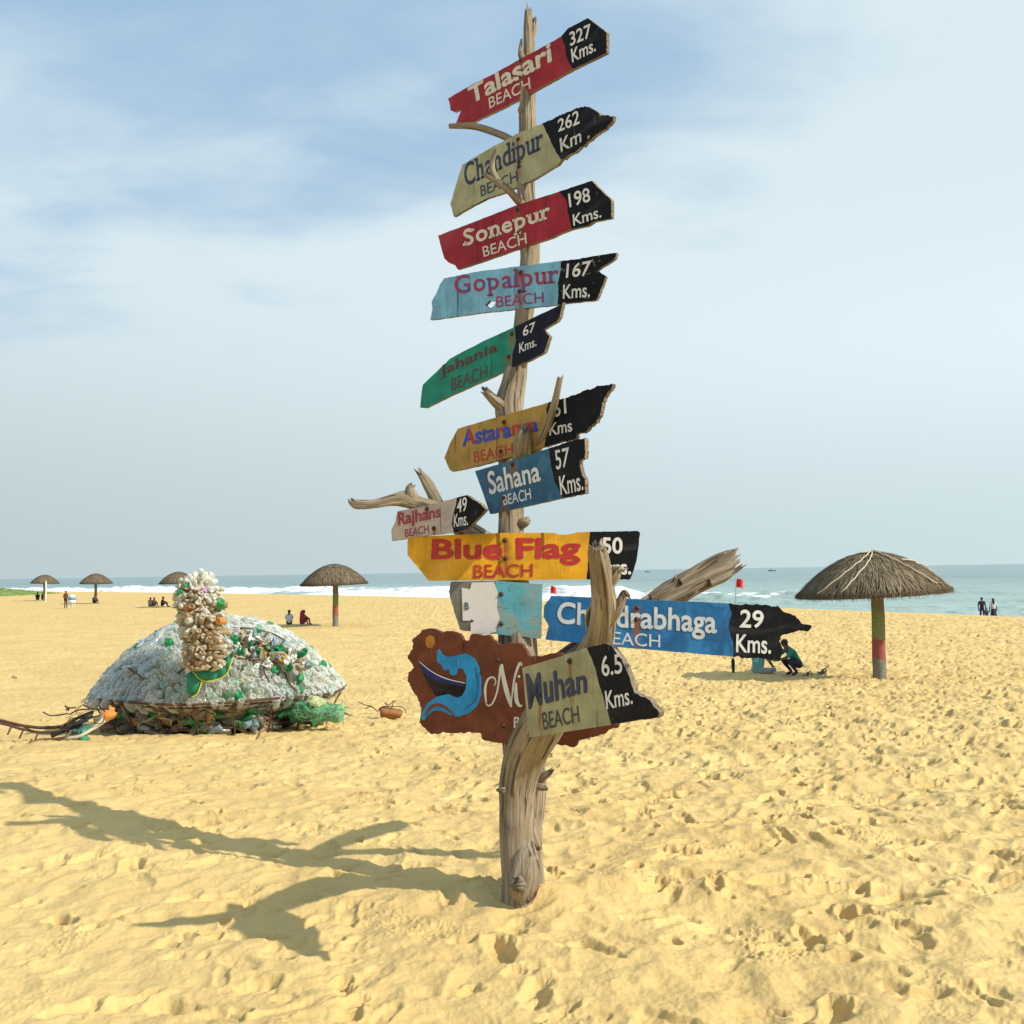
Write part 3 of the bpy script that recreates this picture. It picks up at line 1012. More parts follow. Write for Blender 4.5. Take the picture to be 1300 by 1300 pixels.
def c1(pts): return [(540 + x / 5, y / 5) for x, y in pts]
def c2(pts): return [(540 + x / 5, 200 + y / 5) for x, y in pts]
def c3(pts): return [(520 + x / 4.643, 370 + y / 4.643) for x, y in pts]
def c4(pts): return [(430 + x / 3.824, 550 + y / 3.824) for x, y in pts]
def c5(pts): return [(500 + x / 3.939, 660 + y / 3.939) for x, y in pts]
def c6(pts): return [(500 + x / 3.714, 740 + y / 3.714) for x, y in pts]
def c7(pts): return [(660 + x / 3.25, 680 + y / 3.25) for x, y in pts]


def anchor_trunk(py, yaw, extra=0.0, t=0.024):
    p, r = trunk_at(py)
    a = math.radians(yaw)
    return p + Vector((-math.sin(a), -math.cos(a), 0)) * (r + t + 0.004 + extra)


L_CREAM = letter_material('cream_lettering', (0.72, 0.68, 0.57), 0.25)
L_WHITE = letter_material('white_lettering', (0.82, 0.82, 0.80), 0.25)
L_NAVY = letter_material('navy_lettering', (0.018, 0.028, 0.095), 0.45)
L_RED = letter_material('red_lettering', (0.50, 0.022, 0.025), 0.2)
L_PINK = letter_material('crimson_lettering', (0.42, 0.025, 0.075), 0.4, (0.16, 0.05, 0.20))
L_MAROON = letter_material('maroon_lettering', (0.115, 0.030, 0.035), 0.7)
L_BLUE = letter_material('blue_lettering', (0.02, 0.06, 0.50), 0.25)
L_GREY = letter_material('silver_lettering', (0.60, 0.63, 0.66), 0.2)
BLK = (0.009, 0.010, 0.013)


def sign_talasari():
    b = Board('arrow_sign', 'crimson arrow board reading Talasari Beach, 327 Kms., highest on the post', anchor_trunk(88, 48), 48)
    bl = [(661, 77), (660.5, 98)]
    b.plank(c1([(760, 290), (600, 375), (450, 460), (300, 535), (143, 625), (155, 660), (160, 700), (180, 710), (232, 688), (195, 780), (300, 775), (500, 680), (720, 560)]),
            c1([(905, 180), (1030, 115), (1150, 205), (1150, 335)]),
            c1([(860, 232), (885, 290), (895, 360), (935, 440)]),
            paint_material('crimson_paint', (0.33, 0.016, 0.026), b.rust(bl), 0.25, streak=0.3), paint_material('black_paint', BLK, (), 0.12, (0.3, 0.27, 0.22)), amp=(0.0016, 0.001))
    b.text('name_lettering', 'Talasari', c1([(290, 668), (806, 392), (795, 262), (268, 560)]), L_CREAM, 0.026)
    b.text('beach_lettering', 'BEACH', c1([(408, 692), (670, 562), (662, 490), (402, 622)]), L_CREAM, 0.008)
    b.text('distance_lettering', '327', c1([(922, 297), (1056, 235), (1050, 148), (915, 207)]), L_WHITE, 0.014)
    b.text('unit_lettering', 'Kms.', c1([(934, 400), (1085, 325), (1080, 238), (926, 315)]), L_WHITE, 0.014)
    b.bolts(bl)


def sign_chandipur():
    b = Board('arrow_sign', 'pale olive arrow board reading Chandipur Beach, 262, with a torn black tip', anchor_trunk(205, 47), 47)
    bl = [(658, 177), (659, 206)]
    b.plank([(660, 168), (624, 187), (587, 209), (579, 234), (571.6, 259), (574, 266), (576, 275), (598, 262), (616, 252.4), (644, 243), (680, 226), (708, 209)],
            [(712, 146), (732, 137), (742, 134.4), (750, 137), (760, 143), (761, 147.6), (772, 145.6), (779, 147), (778, 153), (770, 162), (762, 167), (748, 178), (732, 192)],
            [(688, 157), (695, 170), (702, 186), (712.4, 203)],
            paint_material('olive_paint', (0.40, 0.39, 0.235), b.rust(bl, 0.16), 0.3, streak=0.45, rust_w=0.03), paint_material('black_paint', BLK, (), 0.1, (0.3, 0.27, 0.22)))
    b.text('name_lettering', 'Chandipur', c1([(262, 1232), (752, 990), (745, 800), (242, 1046)]), L_NAVY, 0.012, slab=True)
    b.text('beach_lettering', 'BEACH', c2([(354, 250), (588, 152), (582, 80), (348, 180)]), L_NAVY, 0.0)
    b.text('distance_lettering', '262', c1([(845, 840), (982, 785), (976, 695), (842, 760)]), L_WHITE, 0.012)
    b.text('unit_lettering', 'Km .', c1([(862, 970), (1046, 876), (1040, 788), (855, 882)]), letter_material('worn_white_lettering', (0.7, 0.7, 0.68), 0.9), 0.012)
    b.bolts(bl)


def sign_sonepur():
    b = Board('arrow_sign', 'crimson arrow board reading Sonepur Beach, 198 Kms., below the olive board', anchor_trunk(285, 46), 46)
    bl = [(657, 267), (658.6, 295)]
    b.plank([(660, 259), (606, 280), (556, 299), (561, 318), (564, 328), (569, 333), (578, 337), (581, 342), (620, 329), (660, 315), (700, 302), (710, 297)],
            [(751, 229.4), (764, 243), (776, 254), (776, 277), (754, 281), (746, 286.4)],
            [(710, 243), (719, 254), (721, 270), (726, 291)],
            paint_material('crimson_paint', (0.34, 0.014, 0.032), b.rust(bl), 0.2, streak=0.25), paint_material('black_paint', BLK, (), 0.12, (0.3, 0.27, 0.22)), amp=(0.0016, 0.0015))
    b.text('name_lettering', 'Sonepur', c2([(245, 604), (806, 414), (792, 282), (226, 462)]), L_CREAM, 0.022, slab=True)
    b.text('beach_lettering', 'BEACH', c2([(372, 634), (647, 545), (640, 475), (363, 567)]), L_CREAM, 0.006)
    b.text('distance_lettering', '198', c2([(917, 320), (1052, 280), (1042, 190), (908, 230)]), L_WHITE, 0.014)
    b.text('unit_lettering', 'Kms.', c2([(942, 434), (1122, 380), (1116, 305), (936, 363)]), L_WHITE, 0.012)
    b.bolts(bl)


def sign_gopalpur():
    b = Board('arrow_sign', 'light blue arrow board reading Gopalpur Beach, 167 Kms., with a hole through it', anchor_trunk(365, 34), 34)
    bl = [(661, 346), (659.5, 370)]
    b.plank([(660, 338), (613, 343.6), (564, 353), (559, 360), (555, 370), (548, 383), (549, 392), (546, 406), (613, 397), (660, 392)],
            [(732, 329), (760, 324), (783, 321), (781, 328), (758, 343), (769, 351), (761, 372), (757, 381), (718, 385)],
            [(712.4, 331), (711.6, 344), (708, 360), (709, 374), (707.6, 387)],
            paint_material('light_blue_paint', (0.20, 0.46, 0.66), b.rust(bl, 0.14), 0.45, (0.10, 0.10, 0.09), 0.4, rust_w=0.028), paint_material('worn_black_paint', BLK, (), 0.85, (0.30, 0.27, 0.22)),
            hole=[(616, 387), (622, 381), (630, 383), (626, 389), (622, 392)], amp=(0.002, 0.002))
    b.text('name_lettering', 'Gopalpur', c2([(190, 902), (850, 832), (846, 675), (186, 752)]), L_PINK, 0.012, slab=True)
    b.text('beach_lettering', 'BEACH', c2([(452, 952), (754, 922), (750, 852), (450, 882)]), L_PINK, 0.004)
    b.text('distance_lettering', '167', c2([(893, 767), (1042, 750), (1056, 653), (900, 675)]), L_WHITE, 0.016)
    b.text('unit_lettering', 'Kms.', c2([(873, 900), (1046, 886), (1046, 795), (878, 808)]), L_WHITE, 0.012)
    b.bolts(bl)


def sign_jahania():
    b = Board('arrow_sign', 'green arrow board reading Jahania Beach, 67 Kms., with a forked black end', anchor_trunk(438, 46, 0.01), 46)
    bl = [(650, 424), (646, 453)]
    b.plank([(612.6, 433.5), (571.7, 455), (536.8, 488.5), (535, 499), (533.4, 517.5), (539.4, 518), (573.8, 501), (612.6, 484)],
            [(683.7, 400), (709.5, 388), (714.4, 383.4), (710.6, 402), (707, 408), (689, 418.5), (697.5, 427), (691, 447.5), (670.8, 458)],
            [(653.5, 415), (655, 432.5), (651.4, 445), (648.8, 467)],
            paint_material('green_paint', (0.010, 0.245, 0.175), b.rust(bl, 0.12), 0.25, (0.2, 0.16, 0.1), 0.3), paint_material('black_paint', (0.012, 0.015, 0.03), (), 0.12, (0.3, 0.27, 0.22)), amp=(0.0012, 0.001))
    b.text('name_lettering', 'Jahania', c3([(180, 522), (518, 370), (515, 290), (180, 440)]), L_MAROON, 0.016)
    b.text('beach_lettering', 'BEACH', c3([(247, 587), (460, 505), (456, 430), (245, 515)]), L_MAROON, 0.0)
    b.text('distance_lettering', '67', c3([(670, 267), (742, 235), (742, 176), (670, 207)]), L_WHITE, 0.01)
    b.text('unit_lettering', 'Kms.', c3([(648, 364), (750, 320), (748, 268), (648, 305)]), L_WHITE, 0.01)
    b.bolts(bl)


def sign_astaranga():
    b = Board('arrow_sign', 'mustard yellow arrow board reading Astaranga Beach in blue and red letters', anchor_trunk(555, 49), 49)
    bl = [(640, 536), (636, 573)]
    b.plank([(657.8, 522), (627.7, 530.5), (581.4, 544), (571.7, 561.7), (564, 581), (570.6, 596), (573.8, 598.7), (606, 592), (653.5, 579)],
            [(713.8, 505.7), (735, 499), (757, 490.6), (777.4, 487.4), (775, 495), (764.5, 511), (762, 525), (757, 537), (748, 542), (744, 547.7), (731, 551), (733, 556), (710, 562)],
            [(696.6, 511), (693.4, 518.6), (695, 533.7), (693.4, 553), (691, 567)],
            paint_material('mustard_paint', (0.42, 0.255, 0.055), b.rust(bl, 0.12), 0.3, (0.28, 0.2, 0.1), 0.35), paint_material('black_paint', BLK, (), 0.08, (0.3, 0.27, 0.22)))
    b.text('name_lettering', 'Astaranga', c3([(312, 948), (762, 852), (756, 735), (312, 812)]), [L_BLUE, L_RED], 0.024, colors=[(0.10, 0), (0.155, 1), (0.50, 0), (0.56, 1), (0.60, 0), (0.67, 0), (0.72, 1), (0.86, 1), (0.94, 1), (1.1, 0)])
    b.text('beach_lettering', 'BEACH', c3([(380, 1010), (610, 957), (606, 893), (378, 945)]), L_RED, 0.004)
    b.text('distance_lettering', '61', c3([(850, 745), (928, 720), (922, 630), (845, 658)]), L_WHITE, 0.014)
    b.text('unit_lettering', 'Kms', c3([(826, 852), (962, 825), (956, 752), (828, 778)]), letter_material('worn_white_lettering', (0.7, 0.7, 0.68), 0.6), 0.014)
    b.bolts(bl)


def sign_sahana():
    b = Board('arrow_sign', 'dull blue arrow board reading Sahana Beach, 57 Kms., with a notched black end', anchor_trunk(610, 52, 0.035), 52)
    bl = [(651, 590), (640, 632)]
    b.plank([(652, 584), (603, 598), (613, 626), (622, 652.5), (666.7, 643)],
            [(717.7, 562), (742.3, 555.8), (742.8, 581.4), (735, 585), (737.6, 599.7), (742.8, 610), (743, 626)],
            [(696.7, 569), (699.4, 589), (704.6, 612.8), (715, 632)],
            paint_material('dull_blue_paint', (0.028, 0.115, 0.215), b.rust(bl, 0.15), 0.4, (0.12, 0.10, 0.08), 0.5, (0.05, 0.17, 0.28), rust_w=0.028), paint_material('black_paint', BLK, (), 0.12, (0.3, 0.27, 0.22)), amp=(0.0012, 0.003))
    b.text('name_lettering', 'Sahana', c4([(735, 302), (984, 234), (970, 128), (720, 185)]), L_WHITE, 0.018)
    b.text('beach_lettering', 'BEACH', c4([(802, 352), (937, 320), (931, 265), (797, 300)]), L_WHITE, 0.01)
    b.text('distance_lettering', '57', c4([(1058, 177), (1117, 165), (1120, 68), (1048, 85)]), L_WHITE, 0.008)
    b.text('unit_lettering', 'Kms.', c4([(1080, 302), (1190, 275), (1182, 185), (1070, 208)]), L_WHITE, 0.01)
    b.bolts(bl)


def sign_rajhans():
    a = pt(545, 655, 5.40)
    b = Board('arrow_sign', 'small pale pink arrow board reading Rajhans Beach, 49 Kms., on the left branch', a, 42)
    bl = [(542, 646), (551, 671)]
    b.plank([(542.4, 642), (504.5, 649), (502, 662.4), (496.7, 673), (497.5, 686.8), (534.6, 681), (566, 677)],
            [(592, 628.5), (610.4, 640), (616.7, 647), (593.4, 671.6)],
            [(580.4, 631.6), (576.4, 649), (573.3, 665), (576.4, 676.8)],
            paint_material('pale_pink_paint', (0.50, 0.41, 0.37), b.rust(bl, 0.08), 0.15, (0.2, 0.16, 0.1), 0.25, rust_w=0.014), paint_material('black_paint', BLK, (), 0.12, (0.3, 0.27, 0.22)), amp=(0.001, 0.001))
    b.text('name_lettering', 'Rajhans', c4([(290, 470), (497, 425), (496, 350), (288, 385)]), letter_material('rose_lettering', (0.38, 0.03, 0.06), 0.2), 0.02)
    b.text('beach_lettering', 'BEACH', c4([(323, 505), (439, 483), (436, 445), (322, 467)]), letter_material('rose_lettering', (0.33, 0.03, 0.06), 0.2), 0.004)
    b.text('distance_lettering', '49', c4([(576, 387), (624, 379), (624, 308), (576, 322)]), L_WHITE, 0.012)
    b.text('unit_lettering', 'Kms.', c4([(560, 457), (629, 446), (627, 380), (560, 395)]), L_WHITE, 0.01)
    b.bolts(bl)


def sign_blue_flag():
    b = Board('arrow_sign', 'bright yellow board reading Blue Flag Beach in red, 50 Mtrs. on its black end', anchor_trunk(706, 6, 0.03), 6)
    bl = [(641, 686), (641.5, 709)]
    b.plank([(733.6, 675.7), (722, 678.5), (710.7, 679), (703, 676.5), (642, 676.5), (576, 679), (517.3, 682), (517.3, 704.4), (544.4, 737.4), (640, 736.5)],
            [(809.7, 674), (812.8, 676.5), (808.4, 710.8), (803, 728.5), (799.6, 735.7)],
            [(748.8, 675), (747.5, 690.5), (747, 710), (745, 735.7)],
            paint_material('yellow_paint', (0.72, 0.36, 0.015), b.rust(bl, 0.13), 0.15, (0.4, 0.25, 0.05), 0.2, rust_w=0.03), paint_material('black_paint', BLK, (), 0.1, (0.3, 0.27, 0.22)), amp=(0.0008, 0.0015))
    b.text('name_lettering', 'Blue Flag', c5([(190, 229), (932, 226), (932, 86), (190, 97)]), L_RED, 0.028)
    b.text('beach_lettering', 'BEACH', c5([(398, 290), (694, 284), (694, 220), (398, 225)]), L_RED, 0.012)
    b.text('distance_lettering', '50', c5([(1040, 172), (1144, 171), (1144, 86), (1040, 87)]), L_WHITE, 0.022)
    b.text('unit_lettering', 'Mtrs.', c5([(985, 275), (1187, 273), (1187, 198), (985, 203)]), L_WHITE, 0.022)
    b.bolts(bl)


def sign_blank():
    b = Board('notice_board', 'old board of peeling turquoise paint with a torn white sheet, below the yellow board', anchor_trunk(770, 8, 0.012), 8, cat='notice board')
    m_ = paint_material('peeling_turquoise_paint', (0.10, 0.37, 0.46), (), 0.95, (0.16, 0.15, 0.12), 0.3, (0.25, 0.30, 0.26))
    pts = [b.uv(*p) for p in [(629.5, 737.4), (687.9, 741.7), (686.6, 811), (627, 804.7)]]
    D = [pts[0], pts[3]]
    b.part('board', [b.rough(pts + [pts[0]], 0.0012, 0.02)[:-1]], [m_, M_EDGE], open_pts=D)
    lft = [b.uv(*p) for p in [(627, 804.7), (601, 803), (583.8, 799.6), (576, 774), (569.8, 751), (572.4, 738.7), (629.5, 737.4)]]
    b.part('bare_end', [b.rough(lft, 0.003, 0.012) ], [paint_material('bare_grey_wood', (0.16, 0.15, 0.125), (), 0.6, (0.08, 0.07, 0.05), 0.6), M_EDGE], open_pts=D)
    pap = [b.uv(*p) for p in [(586.3, 746.3), (597, 748), (599, 739.5), (627, 738.7), (632, 751.4), (630.7, 771.7), (634.5, 784), (631, 794), (629.5, 802), (615, 806), (597.7, 803.4), (597.5, 791), (602.0, 789), (599, 786), (596.5, 788), (587.6, 788)]]
    pm = simple('white_sheet', (0.62, 0.58, 0.57), 0.7, 0.06, 20)
    b.part('torn_sheet', [b.rough(pap + [pap[0]], 0.0012, 0.008)[:-1]], pm, 0.002, 0.004)
    b.text('sheet_lettering', 'B', c5([(355, 450), (377, 450), (376, 412), (354, 412)]), letter_material('slate_lettering', (0.05, 0.11, 0.16), 0.1), 0.02, slab=False, z=0.006)
    b.bolts([c5([(537, 372)])[0], c5([(537, 520)])[0]])


def sign_chandrabhaga():
    b = Board('arrow_sign', 'long bright blue arrow board reading Chandrabhaga Beach, 29 Kms., with a splintered tip', pt(809, 790, 5.28), 7)
    bl = [(809, 772), (808, 786)]
    b.plank([(897, 764.6), (801.5, 760.6), (700, 756.3), (690.8, 769), (690, 783), (696.3, 794), (692.3, 812), (783, 821.5), (850.8, 827)],
            [(987.7, 769), (995.4, 777), (1006, 781), (1013.8, 786), (1018.5, 792), (1030.8, 795.4), (1027.7, 800), (1007.7, 803), (994, 806), (989, 814), (994, 824.6), (990.8, 837.5)],
            [(924.6, 766), (929, 778.5), (924.6, 797), (930.8, 815), (930.8, 834)],
            paint_material('bright_blue_paint', (0.015, 0.125, 0.32), b.rust(bl, 0.2), 0.25, (0.03, 0.05, 0.09), 0.5, (0.03, 0.20, 0.46), rust_w=0.014), paint_material('black_paint', BLK, (), 0.06, (0.3, 0.27, 0.22)), amp=(0.0014, 0.006))
    b.text('name_lettering', 'Chandrabhaga', c7([(153, 392), (814, 432), (814, 306), (155, 273)]), L_GREY, 0.02)
    b.text('beach_lettering', 'BEACH', c7([(338, 445), (580, 462), (580, 408), (340, 393)]), L_GREY, 0.004)
    b.text('distance_lettering', '29', c7([(905, 380), (1004, 384), (1006, 308), (910, 304)]), L_WHITE, 0.018)
    b.text('unit_lettering', 'Kms.', c7([(890, 482), (1036, 487), (1036, 412), (893, 406)]), L_WHITE, 0.016)
    b.bolts(bl)


def sign_muhan():
    b = Board('arrow_sign', 'pale olive arrow board reading Muhan Beach, 6.5 Kms., lowest and nearest', pt(704, 883, 4.24), 57)
    bl = [(723.5, 839.6), (685.8, 882.7)]
    b.plank(c6([(760, 355), (605, 400), (625, 600), (640, 728), (760, 710)]),
            c6([(1000, 285), (1030, 300), (1075, 360), (1110, 440), (1135, 520), (1200, 550), (1250, 610), (1245, 632)]),
            c6([(910, 305), (950, 400), (975, 500), (1000, 590), (1025, 668)]),
            paint_material('olive_paint', (0.36, 0.34, 0.185), b.rust(bl, 0.22), 0.25, (0.16, 0.13, 0.08), 0.35, rust_w=0.014), paint_material('black_paint', BLK, (), 0.1, (0.3, 0.27, 0.22)), amp=(0.001, 0.003))
    b.text('name_lettering', 'Muhan', c6([(636, 597), (914, 517), (906, 400), (622, 430)]), L_NAVY, 0.022)
    b.text('beach_lettering', 'BEACH', c6([(707, 694), (877, 656), (869, 578), (698, 612)]), letter_material('dark_lettering', (0.03, 0.03, 0.04), 0.35), 0.004)
    b.text('distance_lettering', '6.5', c6([(985, 444), (1082, 425), (1073, 330), (978, 346)]), L_WHITE, 0.012)
    b.text('unit_lettering', 'Kms.', c6([(1006, 597), (1131, 570), (1122, 488), (998, 510)]), L_WHITE, 0.012)
    b.bolts(bl)


def ribbon(b, pts, name, mat_, z):
    """painted brush stroke: rows of px,py,half width in px"""
    P = crom([(x, y, 0, w_) for x, y, w_ in pts], 60)
    T = np.gradient(P[:, :2], axis=0)
    T /= np.linalg.norm(T, axis=1)[:, None] + 1e-9
    V, Fc = [], []
    for i in range(len(P)):
        nx, ny = -T[i][1], T[i][0]
        for s_ in (-1, 1):
            V.append((*b.uv(P[i][0] + s_ * nx * P[i][3], P[i][1] + s_ * ny * P[i][3]), z))
        if i: Fc.append((2 * i - 2, 2 * i - 1, 2 * i + 1, 2 * i))
    return V, Fc


def sign_wave():
    b = Board('arrow_sign', 'rough edged brown board with a blue wave and boat emblem and white letters Ni', anchor_trunk(872, 22, 0.01), 22, thick=0.03)
    m_ = paint_material('brown_paint', (0.175, 0.046, 0.018), (), 0.2, (0.06, 0.02, 0.01), 0.5, (0.125, 0.030, 0.012))
    outline = [(523, 812.7), (535, 800.6), (548.5, 798), (562, 803), (572, 801), (583.5, 804.6), (589, 814), (595, 813), (599.6, 804.6), (611, 807), (621, 807), (626, 813), (632, 818), (646, 816), (661.6, 818), (672, 833), (685, 834), (696.6, 830), (708.7, 829), (735, 834),
               (755, 846), (768, 866), (776, 890), (785.4, 919), (784, 924), (756, 935), (733, 940.6), (729, 948.7), (704.6, 944.6), (702, 935), (690, 930), (664, 931), (659, 943), (629, 943), (613, 939), (610.4, 931), (595, 929), (581, 931), (560, 930),
               (548.5, 932.5), (532, 917.7), (535, 899), (530, 886), (524, 877), (517.5, 864), (519, 853), (525.6, 847.7), (521, 840), (517.5, 834), (524, 823.5)]
    ou = [b.uv(*p) for p in outline]
    b.part('board', [b.rough(ou + [ou[0]], 0.005, 0.008, seed=4)[:-1]], [m_, simple('brown_edge', (0.10, 0.03, 0.014), 0.8)])
    wave = c6([(205, 320), (215, 312), (228, 335), (250, 350), (295, 342), (340, 332), (380, 355), (402, 395), (412, 450), (412, 530), (395, 580), (360, 612), (310, 630), (265, 622), (225, 603), (190, 602), (160, 625), (145, 648), (130, 640), (135, 610), (158, 570), (200, 538), (255, 524), (300, 542), (325, 530), (340, 500), (345, 440), (325, 402), (306, 404), (298, 430), (280, 437), (266, 428), (264, 410), (240, 412), (228, 388), (205, 372)])
    boat = c6([(120, 372), (180, 418), (250, 452), (340, 472), (336, 508), (318, 540), (300, 543), (255, 525), (200, 534), (170, 490), (140, 430)])
    navy = c6([(124, 376), (180, 425), (250, 459), (334, 479), (333, 487), (250, 475), (180, 452), (140, 425)])
    wl = paint_material('wave_blue_paint', (0.018, 0.26, 0.55), (), 0.12, (0.01, 0.08, 0.2), 0.3)
    b.part('wave_emblem', [[b.uv(*p) for p in wave]], wl, 0.004, 0.0052)
    b.part('boat_emblem', [[b.uv(*p) for p in boat]], paint_material('boat_black_paint', (0.025, 0.014, 0.012), (), 0.1, (0.1, 0.05, 0.03)), 0.0015, 0.0025)
    b.part('boat_side', [[b.uv(*p) for p in navy]], paint_material('boat_navy_paint', (0.02, 0.025, 0.14), (), 0.1, (0.1, 0.05, 0.03)), 0.001, 0.004)
    V, Fc = ribbon(b, [(*c6([(122, 371)])[0], 0.4), (*c6([(180, 417)])[0], 0.6), (*c6([(250, 451)])[0], 0.6), (*c6([(338, 472)])[0], 0.5)], 'x', None, 0.0056)
    ob('gunwale_line', mesh('gunwale_line', V, Fc), L_WHITE, b.root)
    V, Fc = ribbon(b, [(*c6([(150, 628)])[0], 0.8), (*c6([(175, 588)])[0], 2.2), (*c6([(215, 575)])[0], 2.4), (*c6([(262, 600)])[0], 1.6), (*c6([(288, 628)])[0], 0.5)], 'x', None, 0.0062)
    ob('wave_curl', mesh('wave_curl', V, Fc), simple('brown_edge', (0.15, 0.042, 0.017), 0.7), b.root)
    V, Fc = ribbon(b, [(*c6([(385, 400)])[0], 0.6), (*c6([(398, 470)])[0], 1.4), (*c6([(385, 550)])[0], 1.4), (*c6([(340, 595)])[0], 0.6)], 'x', None, 0.0062)
    ob('wave_curl', mesh('wave_curl', V, Fc), paint_material('deep_blue_paint', (0.012, 0.15, 0.36), (), 0.1), b.root)
    cx, cy = c6([(172, 278)])[0]
    dot = [(cx + 5.8 * math.cos(t_), cy + 8.2 * math.sin(t_)) for t_ in np.linspace(0, 2 * math.pi, 28, endpoint=False)]
    b.part('sun_emblem', [[b.uv(*p) for p in dot]], paint_material('orange_paint', (0.50, 0.20, 0.035), (), 0.2, (0.2, 0.07, 0.02)), 0.002, 0.003)
    V, Fc = [], []
    for st in ([(432, 540, 1), (440, 575, 3), (462, 572, 3.5), (486, 520, 4), (498, 450, 5), (505, 400, 7), (512, 385, 6)],
               [(510, 384, 6), (515, 430, 9), (530, 500, 11), (548, 560, 9), (556, 585, 3)],
               [(552, 585, 3), (560, 520, 4), (570, 450, 5), (585, 400, 6), (598, 378, 7), (604, 390, 4)],
               [(436, 560, 4), (432, 500, 6), (445, 455, 5), (470, 445, 4), (482, 465, 3), (474, 485, 2)],
               [(578, 470, 4), (577, 520, 9), (582, 560, 9), (596, 580, 6), (606, 575, 4)],
               [(588, 446, 4), (592, 440, 7), (596, 436, 4)]):
        v, f = ribbon(b, [(*c6([(x, y)])[0], w_ / 3.714) for x, y, w_ in st], 'x', None, 0.0024 + 0.0004 * (len(V) // 120))
        Fc += [tuple(i + len(V) for i in q) for q in f]
        V += v
    ob('name_lettering', mesh('name_lettering', V, Fc), L_CREAM, b.root)
    b.text('beach_lettering', 'BEACH', c6([(566, 685), (750, 662), (747, 606), (566, 632)]), L_CREAM, 0.02)
    b.bolts([(632, 837.5), (638.7, 921)])


sign_talasari(); sign_chandipur(); sign_sonepur(); sign_gopalpur(); sign_jahania(); sign_astaranga()
sign_sahana(); sign_rajhans(); sign_blue_flag(); sign_blank(); sign_chandrabhaga(); sign_muhan(); sign_wave()

# ------------------------------------------------------------------ thatched umbrellas
M_THATCH = tint_material('thatch', 0.95, 0.1, 0.12, 0.4)
M_STRIP = simple('cream_strip', (0.55, 0.47, 0.33), 0.7)


def pole_material():
    m_, t = mat('painted_pole')
    co = t.n('ShaderNodeTexCoord').outputs['Object']
    s = t.n('ShaderNodeSeparateXYZ'); t.put(s.inputs[0], co)
    zz = t.m('ADD', s.outputs[2], t.m('MULTIPLY', t.m('SUBTRACT', t.noise(t.scale(co, (6, 6, 3)), 1, 4), 0.5), 0.14))
    zz = t.m('ADD', zz, t.m('MULTIPLY', s.outputs[0], 0.25))
    n = t.noise(t.scale(co, (8, 8, 22)), 1.0, 5, 0.6)
    c = t.mix(t.ramp(n, 0.4, 0.6), (0.13, 0.13, 0.11), (0.22, 0.21, 0.18))
    c = t.mix(t.ramp(zz, 0.48, 0.53), c, t.mix(n, (0.33, 0.05, 0.05), (0.22, 0.10, 0.08)))
    c = t.mix(t.ramp(zz, 0.93, 0.99), c, t.mix(t.ramp(n, 0.35, 0.65), (0.14, 0.22, 0.06), (0.26, 0.24, 0.12)))
    c = t.mix(t.ramp(zz, 1.45, 1.75), c, t.mix(n, (0.15, 0.13, 0.09), (0.24, 0.21, 0.14)))
    chip = t.ramp(t.noise(co, 24, 5, 0.7), 0.60, 0.66)
    c = t.mix(t.m('MULTIPLY', chip, 0.5), c, (0.25, 0.22, 0.17))
    p = t.n('ShaderNodeBsdfPrincipled', ins={'Base Color': c, 'Roughness': 0.85, 'Normal': t.n('ShaderNodeBump', ins={'Height': n, 'Strength': 0.5, 'Distance': 0.02}).outputs[0]})
    out(t, p.outputs[0])
    return m_


M_POLE = pole_material()
U_RIM, U_TOP, U_R = 2.08, 3.06, 1.78


def dome_z(q):
    return U_RIM + (U_TOP - U_RIM) * (1 - np.clip(q, 0, 1.1) ** 1.85) + 0.045 * (np.asarray(q) * 7 % 1.0) * np.clip(q * 3, 0, 1) - 0.02


